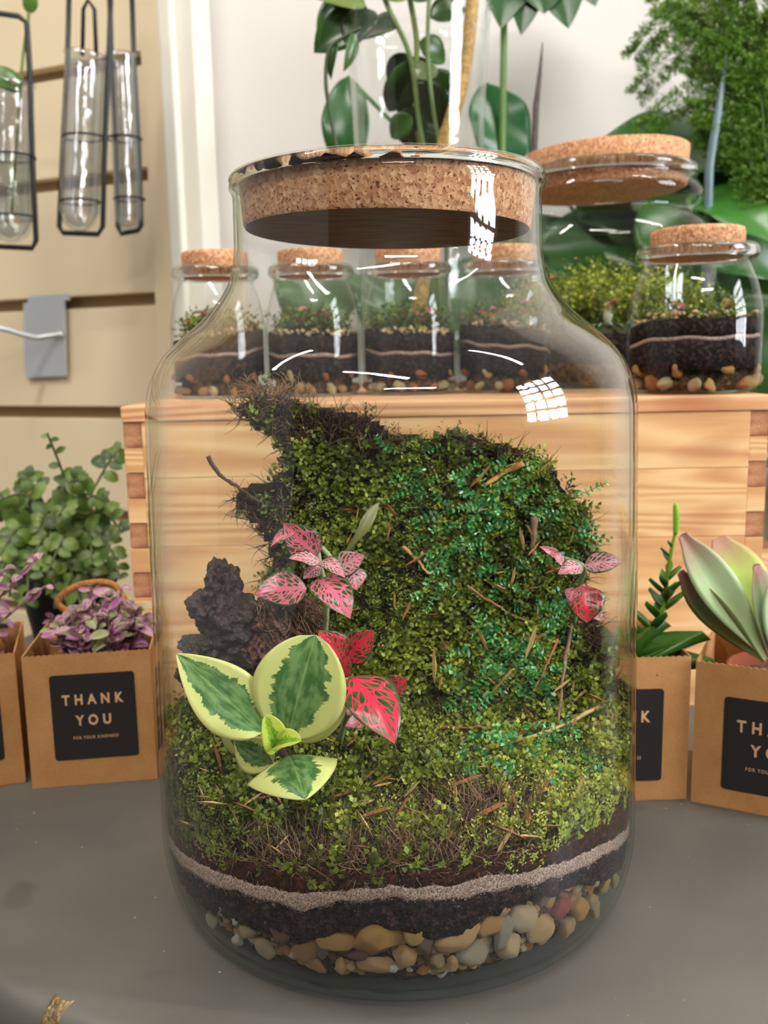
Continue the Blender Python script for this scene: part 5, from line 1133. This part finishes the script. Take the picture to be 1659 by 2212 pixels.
# ---- twigs
for pts, rd, lab, col in (([(1235, 1340), (1222, 1420), (1212, 1500), (1205, 1560)], .0009, 'upright brown twig below the pink plant at the right', srgb(146, 106, 88)), ([(1295, 1525), (1210, 1570), (1120, 1600), (1050, 1612)], .0009, 'pale straw twig lying across the moss at the right', srgb(196, 164, 116)),
                      ([(950, 1570), (1020, 1572), (1080, 1565), (1150, 1545)], .0005, 'thin red brown twig lying level in the moss', srgb(150, 86, 58)), ([(1205, 1380), (1180, 1440), (1155, 1485)], .0006, 'thin red twig slanting left of the upright twig', srgb(166, 96, 78)),
                      ([(450, 985), (475, 1025), (510, 1050), (560, 1085)], .0010, 'bare dark twig pointing up left from the bark', srgb(86, 60, 46)), ([(870, 1180), (905, 1215), (925, 1240)], .0008, 'tan broken twig in the middle of the slab', srgb(200, 150, 96)),
                      ([(1010, 1265), (1060, 1300), (1110, 1330), (1150, 1345)], .0006, 'pinkish slanting twig in the middle of the slab', srgb(160, 116, 90)), ([(1185, 1700), (1170, 1760), (1140, 1830)], .0005, 'dark thin stalk leaning at lower right', srgb(70, 64, 50)),
                      ([(1130, 1000), (1090, 1020), (1045, 1050)], .0014, 'orange tan bark strip high on the slab', srgb(190, 140, 84)), ([(1155, 1115), (1152, 1160), (1150, 1200)], .0015, 'grey brown upright twig piece on the slab', srgb(124, 96, 76))):
    p3 = spl([P(x, y, (ysurf(x, y) if inside(x, y) else .415) - .0085) for x, y in pts], 5)
    jt = random.Random(len(lab)); p3 = [Vector(q) + Vector((jt.uniform(-1, 1), 0, jt.uniform(-1, 1))) * .0003 for q in p3]
    o = solid('twig', *tube(p3, [rd * (1.1 - .5 * i / len(p3)) * jt.uniform(.8, 1.2) for i in range(len(p3))], 6), M_STRAW, None, color=col); meta(o, lab, 'twig', 'twigs in the terrarium jar')
# ---- knotted wood lumps
def lump(parts_, name, lab, col, rough=.35, sub=4, cat='wood', stri=None):
    import bmesh
    m = MB()
    for (px, py, Y, wx, wz, wy, rot) in parts_:
        bm = bmesh.new(); bmesh.ops.create_icosphere(bm, subdivisions=sub, radius=1); c = P(px, py, Y)
        M = Matrix.Translation(c) @ Matrix.Rotation(R(-rot), 4, 'Y') @ Matrix.Diagonal((wx * .5 * Y / F, wy, wz * .5 * Y / F, 1))
        for v in bm.verts:
            n_ = v.co.normalized(); q = n_ * 2.1 + Vector((px, py, 0)); d = mnoise.noise(q * .8) * rough * .8 + mnoise.noise(q * 2.1) * rough * .35 + mnoise.noise(q * 6) * rough * .13 + mnoise.noise(q * 14) * rough * .07
            if stri: d = d * .5 + stri * mnoise.noise(Vector((n_.x * 9, n_.y * 9, n_.z * 1.2 + px)))
            v.co = n_ * (1 + d)
        bm.verts.index_update(); m.add([M @ v.co for v in bm.verts], [tuple(q.index for q in f_.verts) for f_ in bm.faces]); bm.free()
    o = solid(name, m.v, m.f, M_WOODY, None, True, color=col); meta(o, lab, cat); return o
lump([(485, 1265, .372, 70, 110, .010, 8), (455, 1310, .370, 90, 90, .012, 0), (500, 1340, .368, 130, 120, .014, 0), (470, 1385, .366, 80, 60, .011, 20), (520, 1400, .37, 120, 90, .014, 0)], 'knotted_wood', 'knobbly nearly black wood knot at left inside the terrarium', srgb(56, 35, 26), .5, sub=5)
lump([(600, 1345, .372, 130, 130, .013, 30), (650, 1340, .374, 90, 80, .012, 40), (560, 1395, .368, 90, 70, .012, 10)], 'fibrous_stump', 'reddish brown ridged wood stump right of the black knot', srgb(112, 66, 50), .2, stri=.45, sub=5)
lump([(430, 1400, .372, 90, 50, .01, -20), (440, 1450, .378, 120, 80, .014, 0), (520, 1470, .38, 140, 80, .015, 0)], 'dark_root', 'dark brown root lump behind the variegated leaves', srgb(52, 34, 26), .45, sub=5)

# ================================================================== PLANTS IN THE TERRARIUM
def hero_leaf(e, mat, A, B, Wd, nrm, shape, fold, bend, wave=.0, thick=.0005, cup=0, name='leaf', nu=12, nv=24, twist=0):
    L = (B - A).length; bd_ = bend
    # chord of the bent leaf is shorter than its length: rescale so that it ends at the tip
    v, f, uv = leafvf(L, Wd, shape, nu, nv, fold, bd_, wave, cup, twist, thick); k = nv * (nu + 1) + nu // 2; tp = Vector(v[k]); s = L / tp.length; ang = math.atan2(tp.z, tp.y)
    v = [tuple((Matrix.Rotation(-ang, 4, 'X') @ Vector(p)) * 1) for p in v]; v = [(p[0], p[1] * s, p[2] * s) for p in v]
    return obj(name, mdata(name, v, f, mat, True, uv), e, aim(A, B, nrm))
c = P(620, 1640, .325); cz = c.z
pe = empty('variegated_peperomia', P(620, 1665, .335), 'variegated plant with cream edged green oval leaves, front left in terrarium', 'plant')
stp = [P(640, 1720, .350), P(628, 1660, .335), P(610, 1625, .325), P(590, 1590, .322)]
solid('stem', *tube(spl(stp, 5), .0016, 8), M_PALELEAF, pe, color=srgb(110, 70, 66))
hero_leaf(pe, M_PEP, P(568, 1582, .322), P(381, 1412, .318), .0250, (.25, -1, .35), 'ovate', .10, .35, cup=.1)
hero_leaf(pe, M_PEP, P(622, 1592, .322), P(682, 1372, .322), .0345, (-.1, -1, .15), 'oval', .10, .25, cup=.08)
hero_leaf(pe, M_PEP, P(640, 1600, .332), P(735, 1440, .334), .0230, (-.3, -1, .1), 'oval', .10, .25)
hero_leaf(pe, M_PEP, P(622, 1632, .324), P(660, 1727, .298), .0345, (.08, -.75, 1), 'cordate', -.12, .5, cup=-.16)
hero_leaf(pe, M_PEP, P(560, 1640, .334), P(478, 1520, .338), .0170, (-.3, -1, .1), 'ovate', .1, .2)
hero_leaf(pe, M_PEP, P(590, 1650, .330), P(505, 1600, .330), .0170, (.1, -1, -.1), 'ovate', .1, .2)
hero_leaf(pe, M_PEP_Y, P(595, 1625, .314), P(572, 1545, .306), .0100, (.7, -1, .1), 'oval', .35, .3)
hero_leaf(pe, M_PEP_Y, P(588, 1618, .314), P(650, 1600, .304), .0090, (0, -.7, 1), 'oval', .4, .5)
# red nerve plant
fe = empty('red_nerve_plant', P(760, 1500, .345), 'nerve plant with bright red veined leaves in the middle front', 'plant')
solid('stem', *tube(spl([P(735, 1600, .350), P(755, 1500, .342), P(742, 1430, .338), P(745, 1370, .338)], 5), .0012, 8), M_PALELEAF, fe, color=srgb(150, 160, 120))
hero_leaf(fe, M_FIT_RED, P(758, 1462, .334), P(852, 1606, .312), .0225, (.35, -.8, .7), 'ovate', .12, .55, .05)
hero_leaf(fe, M_FIT_RED, P(745, 1425, .338), P(808, 1362, .334), .0135, (-.2, -1, .3), 'ovate', .15, .3, .05)
hero_leaf(fe, M_FIT_RED, P(738, 1430, .336), P(688, 1362, .330), .0145, (.3, -1, .4), 'ovate', .15, .5, .05)
hero_leaf(fe, M_FIT_RED, P(830, 1500, .344), P(878, 1465, .342), .0120, (0, -1, .3), 'ovate', .15, .3, .05)
hero_leaf(fe, M_FIT_RED, P(735, 1462, .330), P(752, 1418, .328), .0075, (0, -1, .3), 'ovate', .2, .3)
hero_leaf(fe, M_FIT_PINK, P(770, 1500, .346), P(750, 1545, .336), .0080, (0, -1, .3), 'ovate', .2, .4)
hero_leaf(fe, M_FIT_PINK, P(790, 1550, .348), P(745, 1570, .340), .0070, (0, -1, .6), 'ovate', .2, .4)
# pink nerve plant upper left
fe = empty('pink_nerve_plant', P(690, 1330, .36), 'nerve plant with pink netted leaves above the wood stump, left', 'plant')
solid('stem', *tube(spl([P(700, 1400, .362), P(706, 1290, .358), P(690, 1215, .356), P(690, 1180, .358), P(735, 1230, .362)], 5), .0011, 8), M_PALELEAF, fe, color=srgb(176, 190, 140))
hero_leaf(fe, M_FIT_PINK, P(684, 1200, .354), P(612, 1130, .345), .0150, (-.3, -1, .5), 'ovate', .12, .6, .08)
hero_leaf(fe, M_FIT_PINK, P(640, 1145, .348), P(584, 1182, .342), .0060, (0, -.6, 1), 'lance', .2, .6)
hero_leaf(fe, M_FIT_PALE, P(694, 1216, .352), P(624, 1206, .342), .0075, (0, -.8, .8), 'ovate', .2, .4, .1)
hero_leaf(fe, M_FIT_PALE, P(694, 1212, .352), P(745, 1248, .342), .0075, (.1, -.8, .8), 'ovate', .2, .7, .1)
hero_leaf(fe, M_FIT_PALE, P(690, 1222, .354), P(655, 1250, .348), .0070, (0, -1, .4), 'ovate', .2, .5)
hero_leaf(fe, M_FIT_PINK, P(684, 1252, .352), P(756, 1336, .336), .0165, (.35, -.9, .6), 'ovate', .12, .8, .08)
hero_leaf(fe, M_FIT_PINK, P(662, 1272, .356), P(550, 1282, .350), .0160, (-.1, -.9, .6), 'ovate', .12, .5, .05)
hero_leaf(fe, M_FIT_PALE, P(720, 1230, .364), P(788, 1200, .362), .0110, (0, -1, .3), 'ovate', .15, .3)
hero_leaf(fe, M_FIT_PALE, P(740, 1250, .366), P(720, 1300, .362), .0130, (0, -1, .3), 'ovate', .15, .3)
hero_leaf(fe, M_FIT_PALE, P(760, 1225, .366), P(770, 1275, .362), .0110, (.2, -1, .3), 'ovate', .15, .3)
solid('dead_leaf', *(lambda q: (q[0], q[1]))(xf(leafvf(.04, .006, 'lance', 4, 10, .4, .9, .2, 0, 2.0, .0003)[:2], aim(P(820, 1085, .39), P(742, 1190, .372), (0, -1, .3)))), M_PALELEAF, fe, color=srgb(140, 140, 84))
# right nerve plant
fe = empty('pale_nerve_plant', P(1240, 1310, .38), 'nerve plant with pale pink and coral leaves against the right glass', 'plant')
solid('stem', *tube(spl([P(1240, 1350, .392), P(1250, 1270, .384), P(1262, 1225, .38), P(1215, 1205, .378)], 5), .0010, 8), M_PALELEAF, fe, color=srgb(140, 160, 110))
for A, B, Wd, m_, nr in (((1262, 1222), (1345, 1214), .0100, M_FIT_PALE, (0, -.9, .6)), ((1258, 1222), (1205, 1240), .0085, M_FIT_PALE, (0, -.8, .8)), ((1210, 1205), (1165, 1180), .0045, M_FIT_PINK, (0, -1, .4)), ((1200, 1195), (1212, 1222), .0055, M_FIT_PALE, (.3, -1, .2)),
                         ((1258, 1265), (1268, 1345), .0170, M_FIT_RED, (0, -1, .3)), ((1240, 1270), (1232, 1300), .0075, M_FIT_PINK, (-.4, -1, .2)), ((1270, 1310), (1298, 1342), .0080, M_FIT_PALE, (.3, -1, .3)), ((1262, 1320), (1250, 1345), .0065, M_FIT_PINK, (0, -1, .2)), ((1272, 1295), (1288, 1302), .0050, M_FIT_PINK, (.2, -1, .3))):
    hero_leaf(fe, m_, P(*A, .372), P(*B, .366), Wd, nr, 'ovate', .15, .5, .08, nu=8, nv=14)
